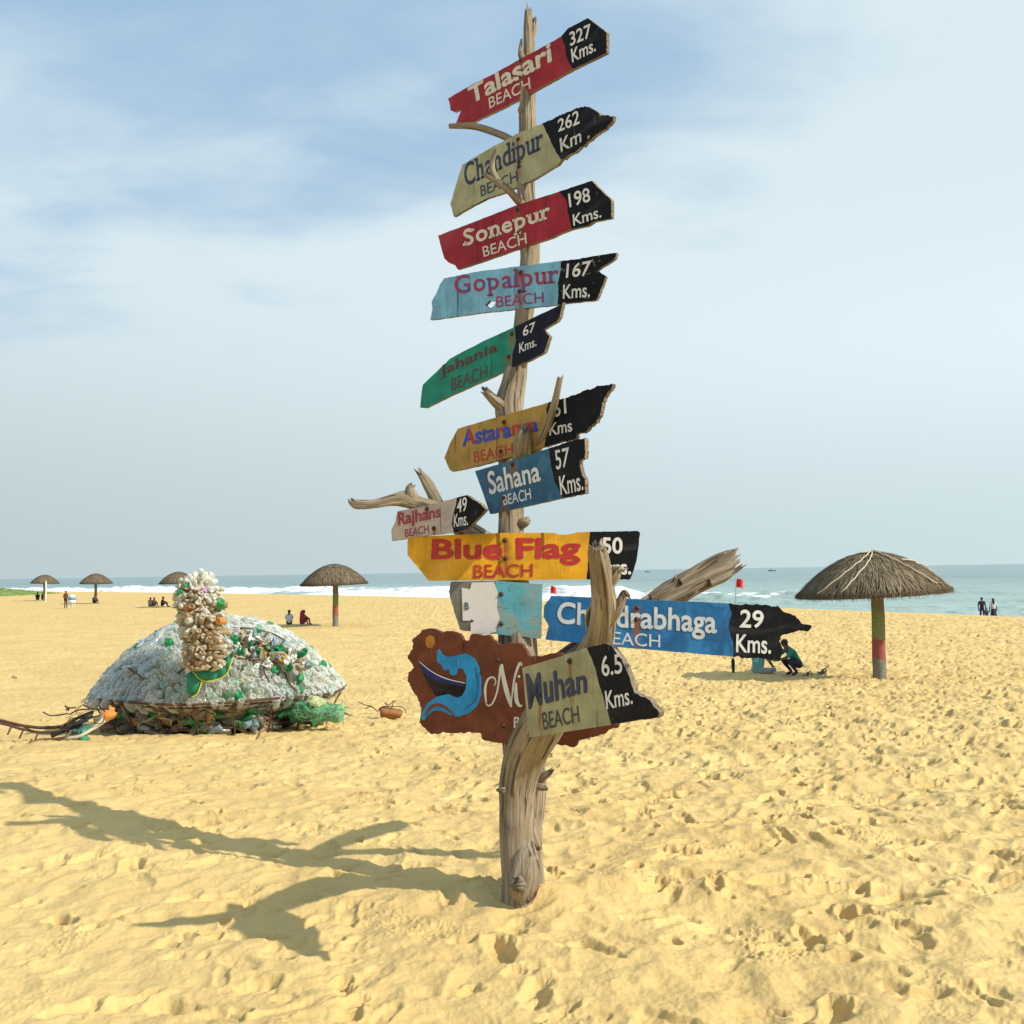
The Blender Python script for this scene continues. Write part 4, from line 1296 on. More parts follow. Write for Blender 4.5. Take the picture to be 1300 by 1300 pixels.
def build_umbrella(name, label, loc, tilt=0.0, blades=9000, strips=True, rz=0.0):
    root = empty(name, loc, label, 'beach umbrella', 'thatched beach umbrellas')
    root.rotation_euler = (0, 0, rz)
    mb = MB()
    # body of the roof
    ns, nr = 72, 22
    V, Fc = [], []
    for i in range(nr + 1):
        q = i / nr
        for j in range(ns):
            a = 2 * math.pi * j / ns
            w_ = 1 + 0.02 * math.sin(3 * a + 1) + 0.012 * math.sin(7 * a)
            V.append((U_R * q * w_ * math.cos(a), U_R * q * w_ * math.sin(a), float(dome_z(q)) - 0.03 + 0.02 * math.sin(q * 20)))
    top = len(V)
    for i in range(nr + 1):
        q = 1 - i / nr
        for j in range(ns):
            a = 2 * math.pi * j / ns
            w_ = 1 + 0.02 * math.sin(3 * a + 1) + 0.012 * math.sin(7 * a)
            V.append((U_R * (0.98 * q) * w_ * math.cos(a), U_R * 0.98 * q * w_ * math.sin(a), float(dome_z(q)) - 0.05 - 0.22 * (1 - q)))
    for i in range(2 * nr + 1):
        for j in range(ns):
            a, b = i * ns + j, i * ns + (j + 1) % ns
            Fc.append((a, a + ns, b + ns, b))
    mb.add(V, Fc, None, (0.075, 0.056, 0.036))
    r_ = random.Random(5)
    for k in range(blades):
        course = r_.randrange(9)
        q1 = min(1.03, (course + 1) / 9 + r_.uniform(-0.035, 0.035)) if r_.random() < 0.85 else r_.uniform(0.15, 1.0)
        ln = r_.uniform(0.12, 0.26)
        q0 = max(0.01, q1 - ln)
        a0 = r_.uniform(0, 2 * math.pi)
        # area weighting
        if r_.random() > q1 + 0.12: continue
        a1 = a0 + r_.gauss(0, 0.03)
        w_ = r_.uniform(0.006, 0.013)
        lift = r_.uniform(0.005, 0.045)
        g = r_.random()
        if g < 0.55: c = (0.225, 0.178, 0.118)
        elif g < 0.85: c = (0.33, 0.265, 0.175)
        else: c = (0.43, 0.35, 0.225)
        f = r_.uniform(0.75, 1.1)
        c = tuple(x * f for x in c)
        pts = []
        for i, q in enumerate((q0, (q0 + q1) / 2, q1)):
            a = a0 + (a1 - a0) * i / 2
            wob = 1 + 0.02 * math.sin(3 * a + 1) + 0.012 * math.sin(7 * a)
            z = float(dome_z(q)) - 0.02 + lift * i / 2 - (0.05 * r_.random() if (q > 0.97 and i == 2) else 0)
            r0 = U_R * q * wob
            ww = w_ * (1 if i < 2 else 0.45)
            pts += [(r0 * math.cos(a) + ww * math.sin(a), r0 * math.sin(a) - ww * math.cos(a), z), (r0 * math.cos(a) - ww * math.sin(a), r0 * math.sin(a) + ww * math.cos(a), z)]
        mb.add(pts, [(0, 1, 3, 2), (2, 3, 5, 4)], None, c)
    # fringe
    for k in range(2600 if blades > 6000 else 900):
        a = r_.uniform(0, 2 * math.pi)
        wob = 1 + 0.02 * math.sin(3 * a + 1) + 0.012 * math.sin(7 * a)
        r0 = U_R * wob * r_.uniform(0.97, 1.0)
        r1 = r0 + r_.uniform(0.0, 0.08)
        z0, z1 = U_RIM + 0.04, U_RIM - r_.uniform(0.02, 0.17)
        w_ = 0.007
        s_, c_ = math.sin(a), math.cos(a)
        f = r_.uniform(0.6, 1.3)
        mb.add([(r0 * c_ + w_ * s_, r0 * s_ - w_ * c_, z0), (r0 * c_ - w_ * s_, r0 * s_ + w_ * c_, z0), (r1 * c_, r1 * s_, z1)], [(0, 1, 2)], None, (0.17 * f, 0.125 * f, 0.075 * f))
    can = mb.build('canopy', M_THATCH, root, smooth=False)
    can.rotation_euler = (0, tilt, 0)
    pole = MB().tube([(0, 0, -0.3, 0.16), (0, 0, 0.1, 0.158), (0.0, 0, 0.8, 0.152), (0.01, 0, 1.5, 0.15), (0.0, 0, 2.2, 0.14), (0, 0, 2.95, 0.12)], 24, 40, rough=0.03, seed=2).build('pole', M_POLE, root)
    if strips:
        for (a0, a1, q0, q1) in ((-100, -152, 0.04, 0.99), (-96, -132, 0.1, 0.98), (-92, -52, 0.05, 0.93), (-60, -25, 0.50, 0.60), (-22, -12, 0.58, 0.80), (-60, -25, 0.06, 0.10), (-140, -88, 0.22, 0.05)):
            rows = []
            for f in np.linspace(0, 1, 14):
                a = math.radians(a0 + (a1 - a0) * f); q = q0 + (q1 - q0) * f
                rows.append((U_R * q * math.cos(a), U_R * q * math.sin(a), float(dome_z(q)) + 0.035, 0.016))
            MB().tube(rows, 6, rough=0.15).build('binding_strip', M_STRIP, can)
    return root


pR = gp(1117, 861)
build_umbrella('thatched_umbrella', 'large thatched umbrella with cream strips on a green, red and grey banded pole', on_ground(pR.x, pR.y, -0.02), math.radians(-2.6))
p_ = gp(426, 795)
um = build_umbrella('thatched_umbrella', 'thatched umbrella on a green and red banded pole, beyond the turtle on its right', on_ground(p_.x, p_.y), math.radians(-1.5), 6000, False, 0.6)
um.scale = (1.0, 1.0, 1.07)
for (px, D, lab, rz) in ((227, 91, 'thatched umbrella half hidden behind the head of the bottle turtle', 1.3), (122, 107, 'small far thatched umbrella standing right of the litter barrel', 2.2),
                         (57, 124, 'farthest thatched umbrella, behind the thin white post near the green bank', 3.0)):
    c = copy_tree(um)
    d = ray(px, 700)
    x, y = d.x / d.y * D, D
    c.location = (x, y, float(base_z(x, y)))
    c.rotation_euler = (0, 0, rz)
    c.scale = (0.92, 0.92, 1.03)
    c['label'] = lab


# ------------------------------------------------------------------ the bottle turtle
def bottle_geo(r=0.042, L=0.26, segs=9, crush=0.0, rr=random):
    prof = [(0.0, 0.022), (r * 0.55, 0.010), (r * 0.86, 0.0), (r, 0.012), (r * 0.97, L * 0.22), (r, L * 0.26), (r * 0.97, L * 0.42), (r, L * 0.46), (r, L * 0.62), (r * 0.72, L * 0.78), (r * 0.36, L * 0.88), (r * 0.34, L * 0.985), (0.0, L)]
    V, Fc = [], []
    k = rr.uniform(0, 9)
    for i, (q, z) in enumerate(prof):
        for j in range(segs):
            a = 2 * math.pi * j / segs
            f = 1 + crush * math.sin(2 * a + k + z * 14) + crush * 0.6 * math.sin(3 * a + z * 31)
            V.append((q * f * math.cos(a), q * f * math.sin(a), z))
    for i in range(len(prof) - 1):
        for j in range(segs):
            a, b = i * segs + j, i * segs + (j + 1) % segs
            Fc.append((a, b, b + segs, a + segs))
    return V, Fc


M_PET = tint_material('clear_plastic', 0.06, 1.0, 0.22, 0.10, 0.80)
M_PETD = tint_material('dusty_plastic', 0.25, 0.6, 0.30, 0.25, 0.22)
M_LITTER = tint_material('litter_core', 0.8, 0.3, 0.2, 0.4)


def basis(n):
    n = Vector(n).normalized()
    q = n.to_track_quat('Z', 'Y')
    return q.to_matrix()


def crumple(cx, cy, cz, sx, sy, sz, seed, nu=10, nv=7, amp=0.35):
    V, Fc = [], []
    for i in range(nv + 1):
        th = math.pi * i / nv
        for j in range(nu):
            a = 2 * math.pi * j / nu
            d = Vector((math.sin(th) * math.cos(a), math.sin(th) * math.sin(a), math.cos(th)))
            f = 1 + amp * float(vnoise(d.x * 2.3, d.y * 2.3, d.z * 2.3 + seed))
            V.append((cx + d.x * f * sx, cy + d.y * f * sy, cz + d.z * f * sz))
    for i in range(nv):
        for j in range(nu):
            a, b = i * nu + j, i * nu + (j + 1) % nu
            Fc.append((a, a + nu, b + nu, b))
    return V, Fc


def build_turtle():
    r_ = random.Random(21)
    g0 = gp(281, 932)
    cy = g0.y + 1.15
    c0 = Vector((pt(280, 890, cy).x, cy, float(base_z(g0.x, cy))))
    root = empty('turtle_sculpture', c0, 'big turtle sculpture made of plastic bottles in a rusty frame, lying on the sand', 'sculpture')
    sc = cy / F
    RX, RY = 155 * sc, 1.45
    z_rim = pt(280, 889, cy - RY * 0.8).z - c0.z
    z_top = pt(290, 785, cy).z - c0.z
    H = z_top - z_rim

    def shell(a, q):
        """a azimuth (0 = +x, -90 = towards viewer), q 0 top .. 1 rim"""
        x, y = RX * q * math.cos(a), RY * q * math.sin(a)
        return Vector((x, y, z_rim + H * (1 - q ** 2.45)))

    def snorm(a, q):
        e = 1e-3
        p = shell(a, q)
        pa, pq = shell(a + e, q) - p, shell(a, q + e) - p
        n = pq.cross(pa)
        return n.normalized() if n.z > 0 else -n.normalized()
    # dull core inside so one does not look straight through
    V, Fc = [], []
    for i in range(13):
        q = i / 12
        for j in range(40):
            p = shell(2 * math.pi * j / 40, max(q, 0.001))
            V.append((p.x * 0.90, p.y * 0.90, z_rim + (p.z - z_rim) * 0.86 - 0.02))
    for j in range(40):
        a = 2 * math.pi * j / 40
        V.append((RX * 0.74 * math.cos(a), RY * 0.74 * math.sin(a), 0.2))
    for j in range(40):
        a = 2 * math.pi * j / 40
        V.append((RX * 0.52 * math.cos(a), RY * 0.52 * math.sin(a), -0.05))
    for i in range(14):
        for j in range(40):
            a, b = i * 40 + j, i * 40 + (j + 1) % 40
            Fc.append((a, a + 40, b + 40, b))
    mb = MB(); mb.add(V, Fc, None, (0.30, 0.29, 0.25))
    mb.c = [((0.36, 0.35, 0.30) if q[2] > z_rim - 0.03 else (0.10, 0.085, 0.05)) for q in mb.v]  # darker tint below the rim paints in the shade under the shell
    mb.build('core', M_LITTER, root)
    items = []          # (size seen, verts, faces, tint, dusty)

    def hole(p):
        # the broken window in the right front of the shell
        s = pt(0, 0, 1)
        wp = c0 + p
        d = wp - CAM
        q = R3.transposed() @ d
        px, py = 650 + F * q.x / -q.z, 650 - F * q.y / -q.z
        return 296 < px < 388 and 800 < py < 838 and (py > 800 + (px - 300) * 0.30) and py < 846
    tints = [((0.92, 0.93, 0.89), 40), ((0.84, 0.88, 0.86), 20), ((0.82, 0.80, 0.70), 16), ((0.88, 0.89, 0.87), 14), ((0.74, 0.66, 0.46), 7), ((0.60, 0.82, 0.68), 11), ((0.05, 0.42, 0.16), 3), ((0.35, 0.62, 0.72), 1)]
    pool = [t_ for t_, n in tints for _ in range(n)]
    done = []
    tries = 0
    DP = np.zeros((2400, 3))
    while len(done) < 1500 and tries < 60000:
        tries += 1
        a, q = r_.uniform(0, 2 * math.pi), math.sqrt(r_.uniform(0.0, 1.0))
        if math.sin(a) > 0.75 and q > 0.6: continue
        p = shell(a, q)
        mn = 0.070 if math.sin(a) < 0.2 else 0.085
        if done and (((DP[:len(done)] - np.array(p)) ** 2).sum(1) < mn * mn).any(): continue
        if hole(p): continue
        DP[len(done)] = p
        done.append(p)
        n = snorm(a, max(q, 0.03))
        front = -n.y
        t_ = pool[r_.randrange(len(pool))]
        # left flank: bottles lie along the shell; lower front: bottoms point outwards
        if p.x < -0.38 * RX and r_.random() < 0.75 or q < 0.45 and r_.random() < 0.7:
            tang = Vector((r_.gauss(0, 1), r_.gauss(0, 1), r_.gauss(0, 1)))
            tang = (tang - n * tang.dot(n)).normalized()
            axis = (tang + n * r_.uniform(-0.15, 0.45)).normalized()
            base = p - axis * 0.12 - n * 0.01
            if p.x < -0.38 * RX: t_ = random.Random(len(done)).choice([(0.62, 0.70, 0.74), (0.72, 0.76, 0.76), (0.60, 0.66, 0.68), (0.8, 0.82, 0.80), (0.72, 0.68, 0.58)])
            V, Fc = bottle_geo(r_.uniform(0.032, 0.046), r_.uniform(0.2, 0.29), 9, 0.22, r_)
        else:
            axis = (-n + Vector((r_.gauss(0, .16), r_.gauss(0, .16), r_.gauss(0, .16)))).normalized()
            if r_.random() < 0.2: axis = -axis
            base = p - axis * (r_.uniform(-0.01, 0.035) if axis.dot(n) < 0 else 0.19)
            V, Fc = bottle_geo(r_.uniform(0.034, 0.048) if r_.random() < 0.72 else r_.uniform(0.050, 0.060), r_.uniform(0.18, 0.25), 10, 0.07, r_)
        if t_ == (0.05, 0.42, 0.16) and r_.random() < 0.3: t_ = (0.03, 0.36, 0.10)
        Mx = basis(axis)
        V = [tuple(base + Mx @ Vector(v)) for v in V]
        items.append((front + p.z * 0.2, V, Fc, t_, False))
    # underside of the shell: litter pressed behind the bars
    for k in range(260):
        a = math.radians(r_.uniform(-172, -8))
        f = r_.uniform(0.70, 0.88)
        p = Vector((RX * f * math.cos(a), RY * f * math.sin(a), r_.uniform(0.10, z_rim - 0.03)))
        axis = Vector((r_.gauss(0, 1), r_.gauss(0, .6), r_.gauss(0, .4))).normalized()
        V, Fc = bottle_geo(0.042, 0.24, 8, 0.2, r_)
        Mx = basis(axis)
        t_ = r_.choice([(0.34, 0.32, 0.24), (0.45, 0.42, 0.33), (0.24, 0.23, 0.17), (0.05, 0.33, 0.11), (0.40, 0.24, 0.12), (0.55, 0.56, 0.52), (0.3, 0.42, 0.46)])
        items.append((0.1, [tuple(p - axis * 0.12 + Mx @ Vector(v)) for v in V], Fc, t_, True))

    # head and neck: bottles standing out of a column
    hd = Vector((pt(256, 800, c0.y - RY - 0.05).x - c0.x, -RY - 0.05, 0))
    Yh = c0.y + hd.y
    z_t, z_b = pt(255, 740, Yh).z - c0.z, pt(262, 846, Yh).z - c0.z
    hs = Yh / F
    rows = [(0.0, 252, 24), (0.2, 253, 27), (0.45, 256, 27), (0.7, 260, 26), (1.0, 264, 23)]

    def hax(f):
        px = float(np.interp(f, [q[0] for q in rows], [q[1] for q in rows]))
        hw = float(np.interp(f, [q[0] for q in rows], [q[2] for q in rows])) * hs
        z = z_t + (z_b - z_t) * f
        return Vector((pt(px, 800, Yh).x - c0.x, hd.y, z)), hw * 0.92
    mbh = MB()
    mbh.tube([(*(hax(f)[0]), hax(f)[1] * (0.72 if 0 < f < 1 else 0.45)) for f in (0.0, 0.12, 0.3, 0.5, 0.7, 0.9, 1.0)], 16, 24, (0.26, 0.20, 0.12))
    mbh.build('neck', M_LITTER, root)
    hdone = []
    heads = []
    tries = 0
    while len(hdone) < 470 and tries < 30000:
        tries += 1
        f, a = r_.uniform(-0.12, 1.04), r_.uniform(0, 2 * math.pi)
        if math.sin(a) > 0.6 and f > 0.3: continue
        ff = min(max(f, 0), 1)
        c, hw = hax(ff)
        if f < 0.06:
            tt = r_.uniform(0.0, 1.0)
            n = Vector((math.cos(a) * tt, math.sin(a) * tt, 1.05 - tt * 0.6)).normalized()
            p = c + Vector((n.x * hw, n.y * hw, n.z * hw * 0.8 - 0.07))
        else:
            n = Vector((math.cos(a), math.sin(a) * 1.0, r_.gauss(-0.05, 0.12))).normalized()
            p = c + Vector((math.cos(a) * hw, math.sin(a) * hw, 0))
        mn = 0.052
        if any((p - o).length_squared < mn * mn for o in hdone): continue
        hdone.append(p)
        axis = (n + Vector((r_.gauss(0, .2), r_.gauss(0, .2), r_.gauss(0, .25)))).normalized()
        if r_.random() < 0.45:
            axis = -axis
            base = p - axis * r_.uniform(0.03, 0.09)
        else:
            base = p - axis * r_.uniform(0.13, 0.18)
        V, Fc = bottle_geo(r_.uniform(0.027, 0.037), r_.uniform(0.16, 0.23), 9, 0.09, r_)
        Mx = basis(axis)
        t_ = r_.choice([(0.66, 0.55, 0.36), (0.58, 0.44, 0.25), (0.74, 0.68, 0.54), (0.52, 0.38, 0.20), (0.76, 0.72, 0.60), (0.44, 0.30, 0.15), (0.80, 0.77, 0.68)])
        if f < 0.25: t_ = r_.choice([(0.84, 0.84, 0.76), (0.78, 0.76, 0.64), (0.86, 0.86, 0.82), (0.70, 0.62, 0.46)])
        if len(hdone) in (60, 180): t_ = (0.75, 0.33, 0.10)
        heads.append((1.0 - n.y, [tuple(base + Mx @ Vector(v)) for v in V], Fc, t_, True))
    # two green bottles and a pink one at the crown
    for (px, py, t_) in ((231, 752, (0.03, 0.36, 0.12)), (232, 746, (0.03, 0.40, 0.15)), (281, 763, (0.05, 0.40, 0.12)), (258, 754, (0.75, 0.42, 0.62)), (276, 788, (0.75, 0.33, 0.10))):
        wp = pt(px, py, Yh - 0.20) - c0
        axis = Vector((r_.gauss(0, .5), -1, r_.gauss(0, .3))).normalized()
        V, Fc = bottle_geo(0.045, 0.2, 10, 0.08, r_)
        Mx = basis(-axis)
        heads.append((3.0, [tuple(wp + axis * 0.0 + Mx @ Vector(v)) for v in V], Fc, t_, True))
    # scattered green bottles in the shell front
    for (px, py) in ((342, 794), (215, 815), (175, 824), (408, 842), (382, 860), (300, 880), (348, 850), (305, 826), (297, 812)):
        d = ray(px, py)
        best = None
        for a in np.radians(np.arange(-178, 0, 2.5)):
            for q in np.linspace(0.1, 1, 30):
                p = c0 + shell(a, q)
                v = p - CAM
                e = (v - d * v.dot(d)).length
                if best is None or e < best[0]: best = (e, a, q)
        p, n = shell(best[1], best[2]), snorm(best[1], best[2])
        V, Fc = bottle_geo(0.05, 0.22, 11, 0.06, r_)
        Mx = basis(-n)
        heads.append((2.5, [tuple(p + n * 0.05 + Mx @ Vector(v)) for v in V], Fc, (0.02, 0.36, 0.12), True))
    allb = sorted(items + heads, key=lambda e: -e[0])
    for (s_, V, Fc, t_, dusty) in allb[:99]:
        mb = MB(); mb.add(V, Fc, None, t_)
        o = mb.build('bottle', M_PETD if dusty else M_PET, root)
        if t_[1] > 3 * t_[0]: o['label'] = 'green plastic bottle'
        elif t_ == (0.75, 0.42, 0.62): o['label'] = 'pink plastic bottle'
    rest = MB(); restd = MB()
    for (s_, V, Fc, t_, dusty) in allb[99:]:
        (restd if dusty else rest).add(V, Fc, None, t_)
    me_v = len(rest.v)
    rest.add(restd.v, restd.f, None, None)
    rest.c = rest.c[:me_v] + restd.c
    nf = len(rest.f) - len(restd.f)
    o = rest.build('bottle', [M_PET, M_PETD], root)
    o.data.polygons.foreach_set('material_index', [0] * nf + [1] * len(restd.f))
    tag(o, kind='stuff')

    # litter seen through the broken window
    mb = MB()
    lc = ((.5, .42, .28), (.65, .40, .10), (.35, .45, .55), (.75, .75, .72), (.8, .8, .78), (.5, .5, .46), (.62, .56, .4), (.55, .48, .32), (.02, .3, .12), (.42, .4, .3), (.30, .27, .18), (.7, .7, .66), (.78, .78, .74))
    for k in range(170):
        px = r_.uniform(294, 392); py = r_.uniform(800, 848)
        if py < 798 + (px - 300) * 0.34: continue
        p = pt(px, py, cy - 0.64 - 0.34 * (py - 806) / 40 + r_.uniform(0, .12)) - c0
        j = len(mb.v)
        v_, f_ = crumple(0, 0, 0, r_.uniform(.025, .06), r_.uniform(.02, .05), r_.uniform(.03, .09), k * 1.37, 8, 6, 0.9)
        Mx = basis((r_.gauss(0, 1), r_.gauss(0, 1), r_.gauss(0, 1)))
        mb.add([tuple(p + Mx @ Vector(q)) for q in v_], f_, None, lc[r_.randrange(len(lc))])
    mb.build('litter', M_LITTER, root, False)
    # rusty bars
    for q, z_, rad in ((1.0, z_rim, 0.016), (0.97, z_rim - 0.045, 0.014), (0.86, 0.16, 0.010)):
        rows = [(RX * q * math.cos(a), RY * q * math.sin(a), z_ + 0.012 * math.sin(5 * a), rad) for a in np.linspace(0, 2 * math.pi, 90)]
        MB().tube(rows, 8, None, capend=False, rough=0.2).build('hoop_bar', M_RUST, root)
    for a in np.radians(np.arange(-172, 0, 17)):
        rows = [(RX * 1.0 * math.cos(a), RY * 1.0 * math.sin(a), z_rim, 0.010), (RX * 0.93 * math.cos(a), RY * 0.93 * math.sin(a), z_rim * 0.6, 0.010), (RX * 0.84 * math.cos(a + 0.03), RY * 0.84 * math.sin(a + 0.03), -0.05, 0.009)]
        MB().tube(rows, 7, 14, rough=0.2).build('upright_bar', M_RUST, root)
    bars = [[(292, 797), (318, 798), (345, 804), (363, 814)], [(296, 809), (320, 811), (350, 820), (378, 835)], [(302, 836), (330, 838), (360, 842), (392, 842)],
            [(318, 798), (312, 812), (308, 828)], [(340, 802), (332, 815), (318, 834)], [(362, 812), (350, 825), (335, 848), (342, 866)], [(360, 850), (368, 868), (378, 878)], [(160, 846), (172, 854), (182, 862)], [(225, 855), (234, 849), (243, 846)]]
    for bpts in bars:
        rows = []
        for (px, py) in bpts:
            d = ray(px, py)
            best = None
            for a in np.radians(np.arange(-178, 0, 4)):
                for q in np.linspace(0.05, 1, 24):
                    p = c0 + shell(a, q)
                    v = p - CAM
                    e = (v - d * v.dot(d)).length
                    if best is None or e < best[0]: best = (e, p)
            v = best[1] - CAM
            p = CAM + d * (v.dot(d) - 0.05) - c0
            rows.append((p.x, p.y, p.z, 0.010))
        MB().tube(rows, 7, 16, rough=0.2).build('cage_bar', M_RUST, root)
    MB().tube([(*(pt(238, 745, Yh - .30) - c0), 0.010), (*(pt(248, 752, Yh - .33) - c0), 0.010), (*(pt(256, 757, Yh - .30) - c0), 0.009)], 7, 10).build('cage_bar', M_RUST, root)
    # thin wires and torn strings hanging under the rim
    wires = MB()
    for k in range(40):
        a = math.radians(r_.uniform(-165, -15))
        p0 = Vector((RX * 0.98 * math.cos(a), RY * 0.98 * math.sin(a), z_rim - r_.uniform(0, 0.12)))
        rows = [(p0.x, p0.y, p0.z, 0.0035)]
        x = p0
        for s_ in range(5):
            x = x + Vector((r_.gauss(0, .08), r_.gauss(-.01, .02), -r_.uniform(0.01, 0.06)))
            rows.append((x.x, x.y, max(x.z, 0.0), 0.0035))
        wires.tube(rows, 5, 20, (0.16, 0.085, 0.045) if r_.random() < 0.8 else (0.32, 0.34, 0.10))
    wires.build('wire', M_LITTER, root)
    # green cloth round the neck
    M_CLOTH = simple('green_cloth', (0.008, 0.20, 0.115), 0.6, 0.25, 8)
    M_TRIM = simple('yellow_trim', (0.62, 0.55, 0.05), 0.6, 0.2, 12)

    def neck_pt(X, Y):
        px, py = 90 + X / 3.514, 710 + Y / 3.514
        c, hw = hax(0.95)
        ox = (pt(px, py, Yh).x - c0.x - c.x) / (hw * 1.9)
        dy = -math.sqrt(max(0.05, 1 - min(1, ox * ox))) * hw * 1.15
        return pt(px, py, Yh + dy - 0.03) - c0
    upper = [(535, 480), (575, 492), (640, 478), (690, 440), (728, 405)]
    lower = [(545, 500), (585, 540), (640, 540), (695, 512), (722, 440)]
    V, Fc = [], []
    U_, L_ = crom([(*p, 0, 0) for p in upper], 26), crom([(*p, 0, 0) for p in lower], 26)
    for i in range(26):
        for f in (0, 0.33, 0.66, 1):
            p = neck_pt(U_[i][0] * (1 - f) + L_[i][0] * f, U_[i][1] * (1 - f) + L_[i][1] * f)
            V.append(p + Vector((0, -0.03 * math.sin(f * math.pi) - 0.012 * math.sin(i * 1.3), 0)))
    for i in range(25):
        for k in range(3):
            a = i * 4 + k
            Fc.append((a, a + 1, a + 5, a + 4))
    n = len(V)
    V += [v + Vector((0, 0.02, 0)) for v in V]
    Fc += [tuple(i + n for i in q[::-1]) for q in Fc]
    MB().add(V, Fc).build('scarf', M_CLOTH, root)
    MB().tube([(*(neck_pt(x, y) + Vector((0, -0.012, 0))), 0.008) for x, y, _, _ in L_], 6).build('scarf_trim', M_TRIM, root)
    tail = [(535, 485), (560, 510), (585, 545), (565, 600), (540, 615), (516, 592), (516, 545), (520, 505)]
    tv = [neck_pt(x, y) for x, y in tail]
    cen = sum(tv, Vector()) / len(tv) + Vector((0, -0.04, 0))
    V = tv + [cen] + [v + Vector((0, .02, 0)) for v in tv] + [cen + Vector((0, .02, 0))]
    k = len(tv)
    Fc = [(i, (i + 1) % k, k) for i in range(k)] + [((i + 1) % k + k + 1, i + k + 1, 2 * k + 1) for i in range(k)] + [(i, i + k + 1, (i + 1) % k + k + 1, (i + 1) % k) for i in range(k)]
    MB().add(V, Fc).build('scarf_tail', M_CLOTH, root)
    MB().tube([(*(neck_pt(x, y) + Vector((0, -0.015, 0))), 0.008) for x, y in ((586, 545), (576, 575), (565, 600), (540, 616))], 6, 12).build('scarf_trim', M_TRIM, root)
    # heap of green net under the right side
    mb = MB()
    for (px, py, sx_, sz_, c) in ((392, 902, .19, .10, (.10, .46, .20)), (408, 904, .17, .09, (.18, .55, .28)), (423, 905, .14, .08, (.25, .56, .30)), (400, 892, .12, .07, (.55, .60, .30)), (380, 905, .12, .08, (.06, .22, .10))):
        Y = c0.y - RY * 0.62
        p = pt(px, py, Y) - c0
        mb.add(*crumple(p.x, p.y, p.z, sx_, 0.18, sz_, px * 0.7, 26, 16, 0.6), None, c)
    for k in range(260):
        px, py = r_.uniform(376, 440), r_.uniform(890, 914)
        p = pt(px, py, c0.y - RY * 0.62 - 0.2 - r_.uniform(0, .15)) - c0
        q = p + Vector((r_.gauss(0, .06), r_.gauss(0, .03), r_.gauss(-.015, .04)))
        mb.tube([(*p, .0025), (*((p + q) / 2 + Vector((0, 0, r_.gauss(0, .02)))), .0025), (*q, .002)], 4, None, r_.choice([(.10, .40, .20), (.30, .50, .32), (.5, .55, .45), (.12, .3, .12)]))
    mb.build('net', M_LITTER, root)
    return root, c0


turtle, TC = build_turtle()


# ------------------------------------------------------------------ debris either side of the turtle
def gtube(mb, pts, r, h=0.0, **kw):
    rows = []
    for q in pts:
        p = gp(q[0], q[1])
        rows.append((p.x, p.y, p.z + (q[2] if len(q) > 2 else 0) + h + r, r))
    c = kw.pop('c', None)
    mb.tube(rows, 7, kw.pop('n', 24), c, rough=0.15, **kw)


def lifted(px, py, Y):
    return pt(px, py, Y)


